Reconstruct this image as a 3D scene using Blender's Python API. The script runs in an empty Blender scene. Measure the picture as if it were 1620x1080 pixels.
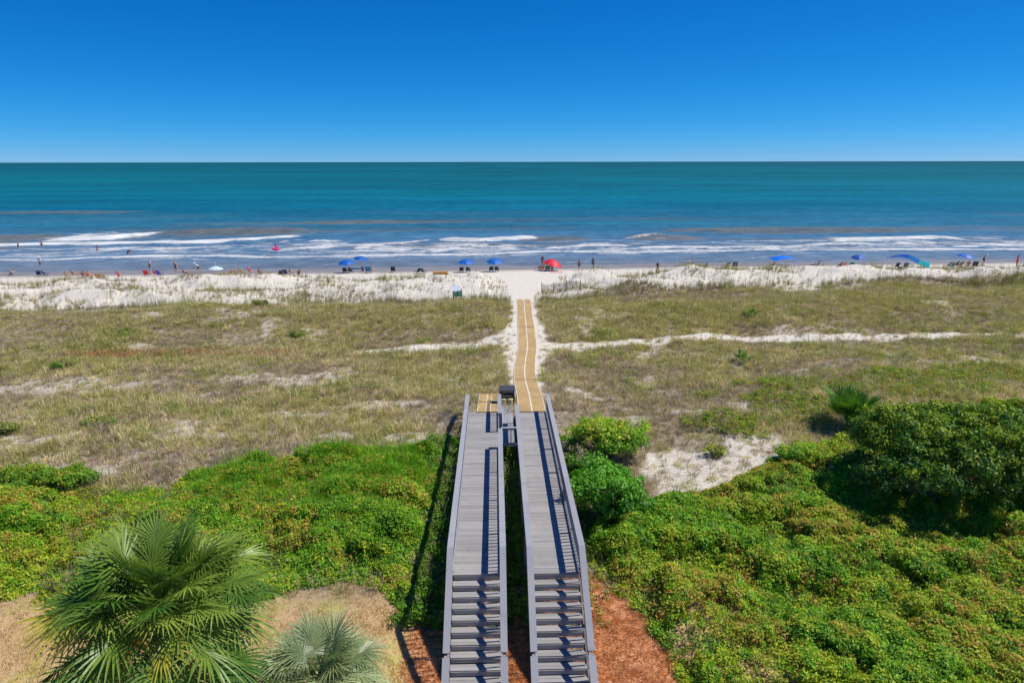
import bpy, bmesh, math, random
import numpy as np
from mathutils import Vector, Matrix, Euler

random.seed(7)
rng = np.random.default_rng(11)
SC = bpy.context.scene
COL = SC.collection

# ------------------------------------------------------------------ camera
CZ = 16.0                       # camera height over the sea (m)
FPX = 1080.0                    # focal length in pixels of the 1620 px wide photograph
PITCH = math.atan(284.0 / FPX)
YAW = math.radians(1.43)
ROLL = math.radians(-0.09)
cam_d = bpy.data.cameras.new('camera')
cam_d.sensor_width = 36.0
cam_d.lens = 36.0 * FPX / 1620.0
cam_d.clip_start = 0.5
cam_d.clip_end = 90000.0
cam = bpy.data.objects.new('camera', cam_d)
COL.objects.link(cam)
cam.matrix_world = (Matrix.Translation((0, 0, CZ)) @ Matrix.Rotation(-YAW, 4, 'Z')
                    @ Matrix.Rotation(math.pi / 2 - PITCH, 4, 'X') @ Matrix.Rotation(ROLL, 4, 'Z'))
SC.camera = cam
CAM = np.array(cam.matrix_world)[:3, :3]

# ------------------------------------------------------------------ sky, sun, exposure
SUN_EL, SUN_AZ = math.radians(58.5), math.radians(84)     # azimuth from +Y (out to sea) towards +X
world = bpy.data.worlds.new('World')
SC.world = world
world.use_nodes = True
wn, wl = world.node_tree.nodes, world.node_tree.links
wn.clear()
sky = wn.new('ShaderNodeTexSky')
sky.sky_type = 'NISHITA'
sky.sun_disc = False
sky.sun_elevation = SUN_EL
sky.sun_rotation = SUN_AZ
sky.altitude = 0
sky.air_density = 0.6
sky.dust_density = 0.0
sky.ozone_density = 6.0
# the camera's vivid colour rendering of a clear sky: one response curve per channel
sp_ = wn.new('ShaderNodeSeparateColor'); cb_ = wn.new('ShaderNodeCombineColor')
wl.new(sky.outputs[0], sp_.inputs[0])
for k_, (gain_, pow_) in enumerate(((0.80, 2.5), (0.68, 0.98), (1.02, 0.74))):
    m1_ = wn.new('ShaderNodeMath'); m1_.operation = 'MULTIPLY'; m1_.inputs[1].default_value = 0.1
    m2_ = wn.new('ShaderNodeMath'); m2_.operation = 'POWER'; m2_.inputs[1].default_value = pow_
    m3_ = wn.new('ShaderNodeMath'); m3_.operation = 'MULTIPLY'; m3_.inputs[1].default_value = gain_ * 10
    wl.new(sp_.outputs[k_], m1_.inputs[0]); wl.new(m1_.outputs[0], m2_.inputs[0]); wl.new(m2_.outputs[0], m3_.inputs[0]); wl.new(m3_.outputs[0], cb_.inputs[k_])
bg = wn.new('ShaderNodeBackground')
bg.inputs['Strength'].default_value = 0.1
wo = wn.new('ShaderNodeOutputWorld')
# faint thin cloud streaks low over the sea
wt_ = wn.new('ShaderNodeTexCoord'); wm_ = wn.new('ShaderNodeMapping'); wm_.inputs['Scale'].default_value = (5, 5, 260)
wz_ = wn.new('ShaderNodeTexNoise'); wz_.inputs['Scale'].default_value = 1.0; wz_.inputs['Detail'].default_value = 5
wl.new(wt_.outputs['Generated'], wm_.inputs[0]); wl.new(wm_.outputs[0], wz_.inputs['Vector'])
wr_ = wn.new('ShaderNodeMapRange'); wr_.interpolation_type = 'SMOOTHSTEP'; wr_.inputs[1].default_value = .52; wr_.inputs[2].default_value = .72; wr_.inputs[4].default_value = .22
wl.new(wz_.outputs[0], wr_.inputs[0])
wx_ = wn.new('ShaderNodeSeparateXYZ'); wl.new(wt_.outputs['Generated'], wx_.inputs[0])
wb_ = wn.new('ShaderNodeMapRange'); wb_.interpolation_type = 'SMOOTHSTEP'; wb_.inputs[1].default_value = .035; wb_.inputs[2].default_value = .008
wl.new(wx_.outputs[2], wb_.inputs[0])
wf_ = wn.new('ShaderNodeMath'); wf_.operation = 'MULTIPLY'; wl.new(wr_.outputs[0], wf_.inputs[0]); wl.new(wb_.outputs[0], wf_.inputs[1])
wmx_ = wn.new('ShaderNodeMix'); wmx_.data_type = 'RGBA'; wl.new(wf_.outputs[0], wmx_.inputs[0]); wl.new(cb_.outputs[0], wmx_.inputs[6]); wmx_.inputs[7].default_value = (1.6, 3.2, 5.6, 1)
wl.new(wmx_.outputs[2], bg.inputs[0])
wl.new(bg.outputs[0], wo.inputs[0])

sun_d = bpy.data.lights.new('sun', 'SUN')
sun_d.energy = 4.5
sun_d.angle = math.radians(0.53)
sun_d.color = (1.0, 0.95, 0.87)
sun = bpy.data.objects.new('sun', sun_d)
COL.objects.link(sun)
tosun = Vector((math.cos(SUN_EL) * math.sin(SUN_AZ), math.cos(SUN_EL) * math.cos(SUN_AZ), math.sin(SUN_EL)))
sun.rotation_euler = tosun.to_track_quat('Z', 'Y').to_euler()
sun.location = (60, 30, 60)

SC.view_settings.view_transform = 'Standard'
SC.view_settings.look = 'None'
SC.view_settings.exposure = 0.0
SC.view_settings.gamma = 1.0
SC.view_settings.use_curve_mapping = False
SC.render.engine = 'CYCLES'
SC.cycles.max_bounces = 6
SC.cycles.diffuse_bounces = 2
SC.cycles.glossy_bounces = 2
SC.cycles.transmission_bounces = 3
SC.cycles.transparent_max_bounces = 4
SC.cycles.use_denoising = True
SC.cycles.use_adaptive_sampling = True
SC.cycles.adaptive_threshold = 0.02

# ------------------------------------------------------------------ helpers: projection
def ray(px, py):
    d = CAM @ np.array([(px - 810.0) / FPX, (540.0 - py) / FPX, -1.0])
    return d
def at(px, py, z=0.0):
    """point of the horizontal plane z that the photograph shows at px, py"""
    d = ray(px, py)
    t = (z - CZ) / d[2]
    return np.array([d[0] * t, d[1] * t, z])
def project(P):
    v = CAM.T @ (np.asarray(P, float) - np.array([0, 0, CZ]))
    return 810 + FPX * v[0] / -v[2], 540 - FPX * v[1] / -v[2]

# ------------------------------------------------------------------ helpers: noise
def _hash(ix, iy, seed):
    h = (ix.astype(np.int64) * 374761393 + iy.astype(np.int64) * 668265263 + seed * 1274126177) & 0x7fffffff
    h = ((h ^ (h >> 13)) * 1274126177) & 0x7fffffff
    return ((h ^ (h >> 16)) & 0xffff) / 65535.0
def vnoise(x, y, seed=0):
    x = np.asarray(x, float); y = np.asarray(y, float)
    ix, iy = np.floor(x), np.floor(y)
    fx, fy = x - ix, y - iy
    fx = fx * fx * (3 - 2 * fx); fy = fy * fy * (3 - 2 * fy)
    a = _hash(ix, iy, seed); b = _hash(ix + 1, iy, seed)
    c = _hash(ix, iy + 1, seed); d = _hash(ix + 1, iy + 1, seed)
    return (a * (1 - fx) + b * fx) * (1 - fy) + (c * (1 - fx) + d * fx) * fy
def fbm(x, y, seed=0, octv=4, gain=0.5):
    s, a, n = 0.0, 1.0, 0.0
    for k in range(octv):
        s = s + a * vnoise(np.asarray(x) * 2 ** k + 17.3 * k, np.asarray(y) * 2 ** k - 9.1 * k, seed + k)
        n += a; a *= gain
    return s / n
def sstep(a, b, x):
    t = np.clip((np.asarray(x, float) - a) / (b - a), 0, 1)
    return t * t * (3 - 2 * t)
def srgb(r, g, b):
    f = lambda c: (c / 255 / 12.92) if c / 255 <= 0.04045 else ((c / 255 + 0.055) / 1.055) ** 2.4
    return (f(r), f(g), f(b))

# ------------------------------------------------------------------ helpers: meshes and objects
def mesh_np(name, V, F, mat=None, smooth=False, attrs=None):
    """V (n,3); F (m,3) or (m,4) array, or a list of such arrays"""
    me = bpy.data.meshes.new(name)
    V = np.asarray(V, np.float32)
    Fs = F if isinstance(F, list) else [F]
    Fs = [np.asarray(f, np.int32) for f in Fs if len(f)]
    nl = sum(f.size for f in Fs); nf = sum(len(f) for f in Fs)
    me.vertices.add(len(V)); me.vertices.foreach_set('co', V.ravel())
    me.loops.add(nl); me.loops.foreach_set('vertex_index', np.concatenate([f.ravel() for f in Fs]))
    me.polygons.add(nf)
    tot = np.concatenate([np.full(len(f), f.shape[1], np.int32) for f in Fs])
    me.polygons.foreach_set('loop_start', np.concatenate([[0], np.cumsum(tot)[:-1]]).astype(np.int32))
    me.polygons.foreach_set('loop_total', tot)
    if smooth:
        me.polygons.foreach_set('use_smooth', np.ones(nf, bool))
    me.update(calc_edges=True)
    for k, v in (attrs or {}).items():
        v = np.asarray(v, np.float32)
        if v.ndim == 2:
            a = me.attributes.new(k, 'FLOAT_COLOR', 'POINT'); a.data.foreach_set('color', v.ravel())
        else:
            a = me.attributes.new(k, 'FLOAT', 'POINT'); a.data.foreach_set('value', v)
    if mat: me.materials.append(mat)
    return me
def link(name, me, parent=None, loc=(0, 0, 0), rot=(0, 0, 0), mat=None):
    o = bpy.data.objects.new(name, me)
    COL.objects.link(o)
    o.location = loc; o.rotation_euler = rot
    if parent is not None: o.parent = parent
    if mat is not None:
        if not me.materials: me.materials.append(None)
        o.material_slots[0].link = 'OBJECT'; o.material_slots[0].material = mat
    return o
def empty(name, loc=(0, 0, 0), rz=0.0):
    o = bpy.data.objects.new(name, None); COL.objects.link(o)
    o.empty_display_size = 0.2
    o.location = loc; o.rotation_euler = (0, 0, rz)
    return o
def tag(o, label=None, cat=None, group=None, kind=None):
    if label: o['label'] = label
    if cat: o['category'] = cat
    if group: o['group'] = group
    if kind: o['kind'] = kind
    return o

class MB:
    """collects boxes, beams, tubes; mesh() makes ONE mesh"""
    def __init__(s): s.V, s.F = [], []
    def add(s, V, F):
        n = len(s.V); s.V += [tuple(v) for v in V]; s.F += [tuple(i + n for i in f) for f in F]; return s
    def box(s, c, d):
        x, y, z = c; a, b, h = d[0] / 2, d[1] / 2, d[2] / 2
        V = [(x + i * a, y + j * b, z + k * h) for k in (-1, 1) for j in (-1, 1) for i in (-1, 1)]
        return s.add(V, [(0, 2, 3, 1), (4, 5, 7, 6), (0, 1, 5, 4), (2, 6, 7, 3), (0, 4, 6, 2), (1, 3, 7, 5)])
    def beam(s, p, q, w, h, up=(0, 0, 1)):
        p, q = Vector(p), Vector(q); d = (q - p).normalized(); u = Vector(up)
        sd = d.cross(u)
        if sd.length < 1e-4: sd = d.cross(Vector((1, 0, 0)))
        sd.normalize(); u = sd.cross(d)
        V = [e + sd * (i * w / 2) + u * (k * h / 2) for e in (p, q) for k in (-1, 1) for i in (-1, 1)]
        return s.add(V, [(0, 2, 3, 1), (4, 5, 7, 6), (0, 1, 5, 4), (2, 6, 7, 3), (0, 4, 6, 2), (1, 3, 7, 5)])
    def tube(s, pts, rad, n=8, cap=True):
        pts = [Vector(p) for p in pts]
        if not hasattr(rad, '__len__'): rad = [rad] * len(pts)
        base = len(s.V); V, F = [], []
        for i, p in enumerate(pts):
            d = (pts[min(i + 1, len(pts) - 1)] - pts[max(i - 1, 0)]).normalized()
            a = d.cross(Vector((0.13, 0.31, 0.94)))
            if a.length < 0.05: a = d.cross(Vector((1, 0, 0)))
            a.normalize(); b = d.cross(a)
            for k in range(n):
                t = 2 * math.pi * k / n
                V.append(p + (a * math.cos(t) + b * math.sin(t)) * rad[i])
        for i in range(len(pts) - 1):
            for k in range(n):
                F.append((i * n + k, i * n + (k + 1) % n, (i + 1) * n + (k + 1) % n, (i + 1) * n + k))
        if cap:
            F.append(tuple(range(n - 1, -1, -1))); F.append(tuple((len(pts) - 1) * n + k for k in range(n)))
        return s.add(V, F)
    def mesh(s, name, mat=None, smooth=False):
        me = bpy.data.meshes.new(name); me.from_pydata(s.V, [], s.F); me.update()
        if smooth: me.polygons.foreach_set('use_smooth', [True] * len(me.polygons))
        if mat: me.materials.append(mat)
        return me
    def build(s, name, mat=None, parent=None, loc=(0, 0, 0), rot=(0, 0, 0), smooth=False):
        return link(name, s.mesh(name, mat, smooth), parent, loc, rot)

# ------------------------------------------------------------------ helpers: materials
class NT:
    def __init__(s, name):
        s.m = bpy.data.materials.new(name); s.m.use_nodes = True
        s.n, s.l = s.m.node_tree.nodes, s.m.node_tree.links
        s.n.clear(); s.out = s.n.new('ShaderNodeOutputMaterial')
    def node(s, t, ins=None, **kw):
        x = s.n.new(t)
        for k, v in kw.items(): setattr(x, k, v)
        for k, v in (ins or {}).items(): s.set(x.inputs[k], v)
        return x
    def set(s, sock, v):
        if isinstance(v, bpy.types.NodeSocket): s.l.new(v, sock)
        elif isinstance(v, bpy.types.Node): s.l.new(v.outputs[0], sock)
        else:
            if hasattr(sock.default_value, '__len__') and len(sock.default_value) == 4 and len(v) == 3: v = (*v, 1)
            sock.default_value = v
    def mix(s, fac, a, b, mode='MIX'):
        x = s.n.new('ShaderNodeMix'); x.data_type = 'RGBA'; x.blend_type = mode
        s.set(x.inputs[0], fac); s.set(x.inputs[6], a); s.set(x.inputs[7], b)
        return x.outputs[2]
    def math(s, op, a, b=0.0, c=None, clamp=False):
        x = s.n.new('ShaderNodeMath'); x.operation = op; x.use_clamp = clamp
        s.set(x.inputs[0], a); s.set(x.inputs[1], b)
        if c is not None: s.set(x.inputs[2], c)
        return x.outputs[0]
    def noise(s, scale, detail=4, vec=None, rough=0.55, stretch=None):
        x = s.n.new('ShaderNodeTexNoise'); x.inputs['Scale'].default_value = scale
        x.inputs['Detail'].default_value = detail; x.inputs['Roughness'].default_value = rough
        if vec is None:
            vec = s.n.new('ShaderNodeTexCoord').outputs['Object']
        if stretch:
            mp = s.n.new('ShaderNodeMapping'); mp.inputs['Scale'].default_value = stretch
            s.l.new(vec, mp.inputs[0]); vec = mp.outputs[0]
        s.l.new(vec, x.inputs['Vector'])
        return x.outputs[0]
    def ramp(s, fac, lo, hi):
        x = s.n.new('ShaderNodeMapRange'); x.interpolation_type = 'SMOOTHSTEP'
        s.set(x.inputs[0], fac); x.inputs[1].default_value = lo; x.inputs[2].default_value = hi
        return x.outputs[0]
    def bump(s, h, strength, dist):
        x = s.n.new('ShaderNodeBump'); x.inputs['Strength'].default_value = strength
        x.inputs['Distance'].default_value = dist; s.l.new(h, x.inputs['Height'])
        return x.outputs[0]
    def principled(s, col, rough=0.8, normal=None, **kw):
        p = s.n.new('ShaderNodeBsdfPrincipled')
        s.set(p.inputs['Base Color'], col); s.set(p.inputs['Roughness'], rough)
        for k, v in kw.items(): s.set(p.inputs[k.replace('_', ' ')], v)
        if normal is not None: s.l.new(normal, p.inputs['Normal'])
        s.l.new(p.outputs[0], s.out.inputs[0]); return p

def mat_plain(name, col, rough=0.7, var=0.12, scale=6.0, **kw):
    t = NT(name)
    nz = t.noise(scale, 4)
    r = t.node('ShaderNodeObjectInfo').outputs['Random']
    f = t.math('ADD', t.math('MULTIPLY', nz, 0.7), t.math('MULTIPLY', r, 0.3))
    c = t.mix(f, tuple(x * (1 - var) for x in col), tuple(min(1, x * (1 + var)) for x in col))
    t.principled(c, rough, t.bump(nz, 0.15, 0.01), **kw)
    return t.m
def mat_wood(name, col, var=0.25, along='X', rough=0.85):
    t = NT(name)
    r = t.node('ShaderNodeObjectInfo').outputs['Random']
    st = (1.2, 14, 14) if along == 'X' else (14, 1.2, 14)
    tc = t.node('ShaderNodeTexCoord').outputs['Object']
    off = t.node('ShaderNodeVectorMath', {1: (31.0, 17.0, 5.0)}, operation='SCALE')
    t.l.new(tc, off.inputs[0]); off.inputs['Scale'].default_value = 1.0
    add = t.node('ShaderNodeVectorMath', operation='ADD')
    t.l.new(off.outputs[0], add.inputs[0])
    cmb = t.node('ShaderNodeCombineXYZ'); t.l.new(t.math('MULTIPLY', r, 37.0), cmb.inputs[0]); t.l.new(t.math('MULTIPLY', r, 11.0), cmb.inputs[1])
    t.l.new(cmb.outputs[0], add.inputs[1])
    g = t.noise(2.2, 6, add.outputs[0], 0.65, st)
    big = t.noise(0.9, 3, add.outputs[0])
    f = t.math('ADD', t.math('MULTIPLY', g, 0.5), t.math('ADD', t.math('MULTIPLY', r, 0.42), t.math('MULTIPLY', big, 0.2)))
    c = t.mix(t.ramp(f, 0.15, 0.95), tuple(x * (1 - var) for x in col), tuple(x * (1 + var) for x in col))
    pos = t.node('ShaderNodeNewGeometry').outputs['Position']
    c = t.mix(t.math('MULTIPLY', t.ramp(t.noise(.55, 5, pos, .65), .5, .72), .3), c, srgb(188, 178, 160))
    c = t.mix(t.math('MULTIPLY', t.ramp(t.noise(1.3, 6, pos, .7), .52, .7), .35), c, tuple(x * .62 for x in col))
    t.principled(c, rough, t.bump(g, 0.35, 0.006), Specular_IOR_Level=0.3)
    return t.m
def mat_leaf(name, base=None, instancer=True, trans=0.28, gloss=0.08, var=0.3, rough=0.45, leafvar=None):
    """leaf colours come from the per-plant tint"""
    t = NT(name)
    if instancer:
        a = t.node('ShaderNodeAttribute', attribute_type='INSTANCER', attribute_name='tint')
        col = a.outputs['Color']
        if leafvar is not None:
            lv = t.node('ShaderNodeAttribute', attribute_type='GEOMETRY', attribute_name='lv').outputs['Fac']
            col = t.mix(t.ramp(lv, .35, 1.0), col, t.mix(.5, col, leafvar)); col = t.mix(lv, t.mix(1.0, col, (.72, .74, .7), 'MULTIPLY'), t.mix(1.0, col, (1.2, 1.2, 1.1), 'MULTIPLY'))
    elif base is None:
        a = t.node('ShaderNodeAttribute', attribute_type='GEOMETRY', attribute_name='tint')
        col = a.outputs['Color']
    else:
        n = t.noise(2.5, 4)
        col = t.mix(n, tuple(x * (1 - var) for x in base), tuple(x * (1 + var) for x in base))
    d = t.node('ShaderNodeBsdfDiffuse', {'Color': col})
    tr = t.node('ShaderNodeBsdfTranslucent', {'Color': t.mix(1.0, col, (1.0, 1.1, 0.55), 'MULTIPLY')})
    m1 = t.node('ShaderNodeMixShader', {0: trans, 1: d.outputs[0], 2: tr.outputs[0]})
    g = t.node('ShaderNodeBsdfGlossy', {'Color': (0.9, 0.95, 1.0), 'Roughness': rough})
    m2 = t.node('ShaderNodeMixShader', {0: gloss, 1: m1.outputs[0], 2: g.outputs[0]})
    t.l.new(m2.outputs[0], t.out.inputs[0])
    return t.m

# ================================================================== TERRAIN
SKEW = 0.055                     # the shore runs a little away to the right
PROF = np.array([(-400, .8), (10, .8), (17, .85), (20, 1.05), (24, 1.5), (30, 2.0), (35, 2.3), (42, 2.0), (48, 1.68), (52, 1.62),
                 (56, 1.8), (62, 2.35), (66, 2.3), (71, 1.6), (75, 1.5), (80, 1.85), (84, 2.0), (87, 1.75), (91, 1.08), (95, .85),
                 (99, .55), (103, .26), (107, .04), (112, -.12), (118, -.4), (130, -.9), (150, -1.8), (200, -4), (320, -8), (700, -14)])
CORR = np.array([(33.4, 2.3), (34.4, 2.93), (36, 2.9), (38, 2.72), (41, 2.55), (44, 2.1), (47, 1.95), (50, 1.62), (53, 1.6), (57, 1.75), (61, 1.7), (65, 1.45), (70, 1.5), (75, 1.4), (85, 1.15), (95, .85), (99, .55)])
MATC = np.array([(34.6, 1.94), (38.0, 1.96), (41, 1.88), (45, 1.98), (49, 2.25), (53, 2.58), (58, 2.72), (63, 2.84), (70, 3.05), (75, 3.12), (84, 4.2), (95, 5.5)])
def mat_x(y): return np.interp(y, MATC[:, 1 - 1], MATC[:, 1])
def H(x, y):
    x = np.asarray(x, float); y = np.asarray(y, float)
    s = y - SKEW * x
    # soft wobble of the ridges
    s2 = s + (fbm(x / 14, y / 30, 3, 3) - .5) * 7 * sstep(38, 55, s) * sstep(98, 88, s)
    z = np.interp(s2, PROF[:, 0], PROF[:, 1])
    amp = sstep(14, 28, s) * sstep(98, 90, s)
    z = z + amp * ((fbm(x / 9, y / 9, 5, 4) - .5) * 1.25 + (fbm(x / 2.2, y / 2.2, 8, 2) - .5) * .42)
    hum = sstep(72, 78, s2) * sstep(91, 86, s2)
    z = z + hum * ((fbm(x / 6.5, y / 5, 21, 3) - .45) * 2.1 + (fbm(x / 2.2, y / 1.9, 23, 2) - .5) * .85)
    z = z + (fbm(x / 3, y / 3, 31, 3) - .5) * .05
    # the corridor of the beach access
    zc = np.interp(y, CORR[:, 0], CORR[:, 1])
    wid = np.interp(y, [34, 40, 60, 72, 80, 95], [1.9, 1.3, 1.5, 2.6, 3.6, 5])
    w = sstep(wid + 2.6, wid, np.abs(x - mat_x(y))) * sstep(33.6, 34.5, y) * sstep(99, 94, y)
    w2 = sstep(3.2, 1.6, np.abs(x + 0.4)) * sstep(33.6, 34.5, y) * sstep(44, 37, y)
    w = np.maximum(w, w2)
    z = z * (1 - w) + zc * w
    # keep the ground under the two decks well below the boards
    under = sstep(4.6, 3.2, np.abs(x - .6)) * sstep(34.4, 33.4, y)
    z = z - under * np.maximum(z - np.interp(y, [14, 20, 30, 34], [.75, 1.0, 1.85, 2.35]), 0)
    return z
def hz(x, y): return float(H(np.array([x]), np.array([y]))[0])
def ground(px, py):
    """where the photograph's pixel meets the ground"""
    z = 1.5
    for _ in range(30):
        p = at(px, py, z); z = .5 * z + .5 * hz(p[0], p[1])
    return np.array([p[0], p[1], hz(p[0], p[1])])
def blob(px, py, rx, ry, z=None):
    """an ellipse on the ground: centre and radii in metres"""
    c = ground(px, py) if z is None else at(px, py, z)
    a = at(px - rx, py, c[2]); b = at(px + rx, py, c[2])
    t = at(px, py - ry, c[2]); u = at(px, py + ry, c[2])
    return c[0], .5 * (t[1] + u[1]), abs(b[0] - a[0]) / 2, abs(t[1] - u[1]) / 2
def in_blobs(x, y, bl, seed=77, rag=.7):
    m = np.zeros_like(np.asarray(x, float))
    nz = (fbm(x / 1.3, y / 1.3, seed, 3) - .5) * 2 * rag
    for (cx, cy, rx, ry) in bl:
        d = np.sqrt(((x - cx) / rx) ** 2 + ((y - cy) / ry) ** 2) + nz
        m = np.maximum(m, sstep(1.15, .75, d))
    return m
def poly_sd(x, y, P):
    """signed distance to a polygon, positive inside"""
    x = np.asarray(x, float); y = np.asarray(y, float)
    best = np.full(x.shape, 1e9); ins = np.zeros(x.shape, bool)
    n = len(P)
    for i in range(n):
        x0, y0 = P[i][:2]; x1, y1 = P[(i + 1) % n][:2]
        dx, dy = x1 - x0, y1 - y0
        t = np.clip(((x - x0) * dx + (y - y0) * dy) / (dx * dx + dy * dy + 1e-9), 0, 1)
        best = np.minimum(best, np.hypot(x - x0 - t * dx, y - y0 - t * dy))
        c = ((y0 > y) != (y1 > y)) & (x < (x1 - x0) * (y - y0) / (y1 - y0 + 1e-12) + x0)
        ins ^= c
    return np.where(ins, best, -best)

# bare sand patches, seen in the photograph
SAND = [blob(*b) for b in [
    (60, 610, 110, 18), (150, 600, 60, 12), (200, 612, 40, 9), (380, 598, 60, 8), (290, 630, 50, 7), (270, 678, 60, 14), (130, 690, 50, 10),
    (150, 495, 30, 6), (240, 500, 30, 5), (400, 495, 28, 8), (345, 490, 20, 6), (430, 520, 20, 10), (500, 530, 30, 9), (220, 548, 30, 5),
    (120, 745, 120, 10), (60, 700, 50, 8), (330, 668, 50, 7), (480, 610, 40, 10), (530, 595, 35, 14), (540, 690, 40, 8), (700, 600, 40, 8),
    (620, 640, 60, 8), (640, 690, 50, 8), (330, 690, 60, 6), (470, 655, 50, 6), (20, 690, 30, 8),
    (1105, 740, 85, 38), (1060, 745, 45, 40), (1180, 702, 75, 14), (1225, 720, 45, 12), (1010, 660, 40, 8), (1030, 605, 20, 12), (905, 622, 35, 10),
    (925, 515, 14, 22), (935, 490, 20, 6), (960, 500, 40, 4), (1240, 500, 20, 6), (1250, 525, 30, 6), (1180, 640, 30, 10), (1100, 650, 40, 8),
    (1480, 480, 30, 6), (1320, 610, 20, 6), (1440, 560, 60, 6), (1560, 570, 60, 8), (1530, 655, 20, 8), (1020, 560, 20, 4), (1400, 590, 40, 6),
    (690, 678, 16, 6), (1290, 745, 25, 18), (1205, 725, 30, 12), (1250, 455, 55, 4), (1340, 455, 40, 3), (1180, 540, 300, 2.5), (1560, 533, 70, 4)]]
TRAIL_L = [at(560, 551, 1.6), at(640, 549, 1.6), at(720, 547, 1.6), at(790, 540, 1.6), at(815, 545, 1.6)]
TRAIL_R = [at(850, 545, 1.6), at(900, 545, 1.6), at(960, 542, 1.6), at(1040, 541, 1.6), at(1150, 535, 1.6), at(1300, 533, 1.6), at(1480, 531, 1.6), at(1640, 531, 1.6), at(1760, 530, 1.6)]
def line_w(x, y, L, w0, w1):
    L = np.array(L); yl = np.interp(x, L[:, 0], L[:, 1])
    inx = sstep(L[0, 0] - 1.5, L[0, 0] + 1, x) * sstep(L[-1, 0] + 1.5, L[-1, 0] - .5, x)
    w = np.interp(x, [L[0, 0], L[-1, 0]], [w0, w1])
    return inx * sstep(1.5, .6, np.abs(y - yl) / w + (fbm(x / 1.6, y / 1.6, 55, 3) - .5) * 1.4)

# thickets (edges as seen in the photograph)
TH_L = [at(-160, 775, 2.2), at(0, 772, 2.2), at(60, 766, 2.2), at(160, 768, 2.2), at(268, 768, 2.2), at(300, 748, 2.2), at(420, 727, 2.3), at(560, 714, 2.3),
        at(640, 712, 2.3), at(694, 716, 2.2), at(690, 790, 1.6), at(680, 870, 1.2), at(664, 930, 1.0), at(655, 985, .9), at(628, 968, .9), at(590, 945, .95),
        at(545, 930, 1.), at(480, 940, 1.), at(440, 962, .9), at(300, 985, .9), at(150, 975, .9), at(40, 965, .9), at(-180, 985, .9)]
TH_R = [at(922, 868, 1.2), at(930, 838, 1.5), at(985, 805, 1.7), at(1050, 790, 1.8), at(1110, 775, 1.9), at(1165, 755, 2.), at(1190, 728, 2.1), at(1240, 722, 2.1), at(1262, 700, 2.2),
        at(1300, 688, 2.2), at(1420, 655, 2.3), at(1640, 645, 2.3), at(1800, 660, 2.3), at(1800, 1150, .8), at(1085, 1150, .8), at(1078, 1080, .8), at(1050, 1020, .85),
        at(1015, 985, .9), at(985, 950, .95), at(950, 925, 1.)]
LOW_R = [blob(*b) for b in [(1230, 640, 60, 16), (1150, 665, 60, 12), (1420, 598, 160, 14), (1560, 595, 100, 16), (1250, 610, 90, 12), (1480, 618, 120, 14), (1280, 660, 50, 14),
                            (1120, 628, 30, 6), (1190, 690, 40, 6), (895, 690, 22, 16)]]
STRAW = [at(915, 915, .9), at(950, 925, 1.), at(985, 950, .95), at(1015, 985, .9), at(1050, 1020, .85), at(1078, 1080, .8), at(1120, 1200, .8), at(640, 1200, .8), at(650, 1040, .8), at(655, 975, .9), at(700, 940, .95), at(800, 905, 1.)]

def zones(x, y):
    s = y - SKEW * x
    sand = in_blobs(x, y, SAND, 77, 1.0) * np.where((x > 6.5) & (y < 34.5), .76, .58)
    sand = np.maximum(sand, line_w(x, y, TRAIL_L, .6, 1.8))
    sand = np.maximum(sand, line_w(x, y, TRAIL_R, .9, .7))
    # sand beside the mat
    wid = np.interp(y, [34, 40, 46, 52, 57, 62, 68, 72, 78, 95], [.35, .2, .4, 1.4, 1.2, .5, .4, .9, 2.8, 6.])
    sand = np.maximum(sand, sstep(wid * 1.5, wid * .7, np.abs(x - mat_x(y) + .1) - .75 + (fbm(x / 1.5, y / 1.5, 12, 3) - .5) * 1.6) * sstep(36, 40, y))
    # foredune
    edge = (fbm(x / 7, y / 7, 40, 3) - .5) * 9
    sand = np.maximum(sand, sstep(71, 74, s + edge - 5.5 * sstep(2, 30, x)))
    sand = np.maximum(sand, (.4 * sstep(.55, .7, fbm(x / 3.5, y / 2.2, 60, 4)) * sstep(20, 24, s)))
    dry = sstep(22.5, 19.5, y + (fbm(x / 3, y / 3, 70, 3) - .5) * 2)
    straw = sstep(-.5, .3, poly_sd(x, y, STRAW) + (fbm(x / .8, y / .8, 73, 3) - .5) * .8)
    th = np.maximum(poly_sd(x, y, TH_L), poly_sd(x, y, TH_R))
    wet = sstep(97.0, 104, s + (fbm(x / 16, y / 9, 90, 3) - .5) * 4)
    return np.clip(sand, 0, 1), wet, straw, dry, th

def grid(xs, ys):
    X, Y = np.meshgrid(xs, ys)
    nx, ny = len(xs), len(ys)
    i = np.arange(nx * ny).reshape(ny, nx)
    F = np.stack([i[:-1, :-1].ravel(), i[:-1, 1:].ravel(), i[1:, 1:].ravel(), i[1:, :-1].ravel()], 1)
    return X.ravel(), Y.ravel(), F

# ground material
g = NT('dune_ground')
za = g.node('ShaderNodeAttribute', attribute_name='zone')
sep = g.node('ShaderNodeSeparateColor', {0: za.outputs['Color']})
n1 = g.noise(0.8, 6, rough=.65); n2 = g.noise(6.0, 5, rough=.7); n3 = g.noise(28.0, 3, rough=.7)
sandc = g.mix(g.ramp(n2, .3, .75), srgb(204, 195, 178), srgb(233, 226, 212))
sandc = g.mix(g.math('MULTIPLY', g.ramp(n3, .58, .75), .25), sandc, srgb(150, 135, 115))
litter = g.mix(g.ramp(n2, .35, .7), srgb(126, 112, 96), srgb(174, 158, 136))
litter = g.mix(g.math('MULTIPLY', g.ramp(n1, .45, .7), .5), litter, srgb(120, 115, 70))
f = g.ramp(g.math('ADD', sep.outputs[0], g.math('MULTIPLY', g.math('SUBTRACT', n2, .5), .7)), .2, 1.0)
c = g.mix(f, litter, sandc)
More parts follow.
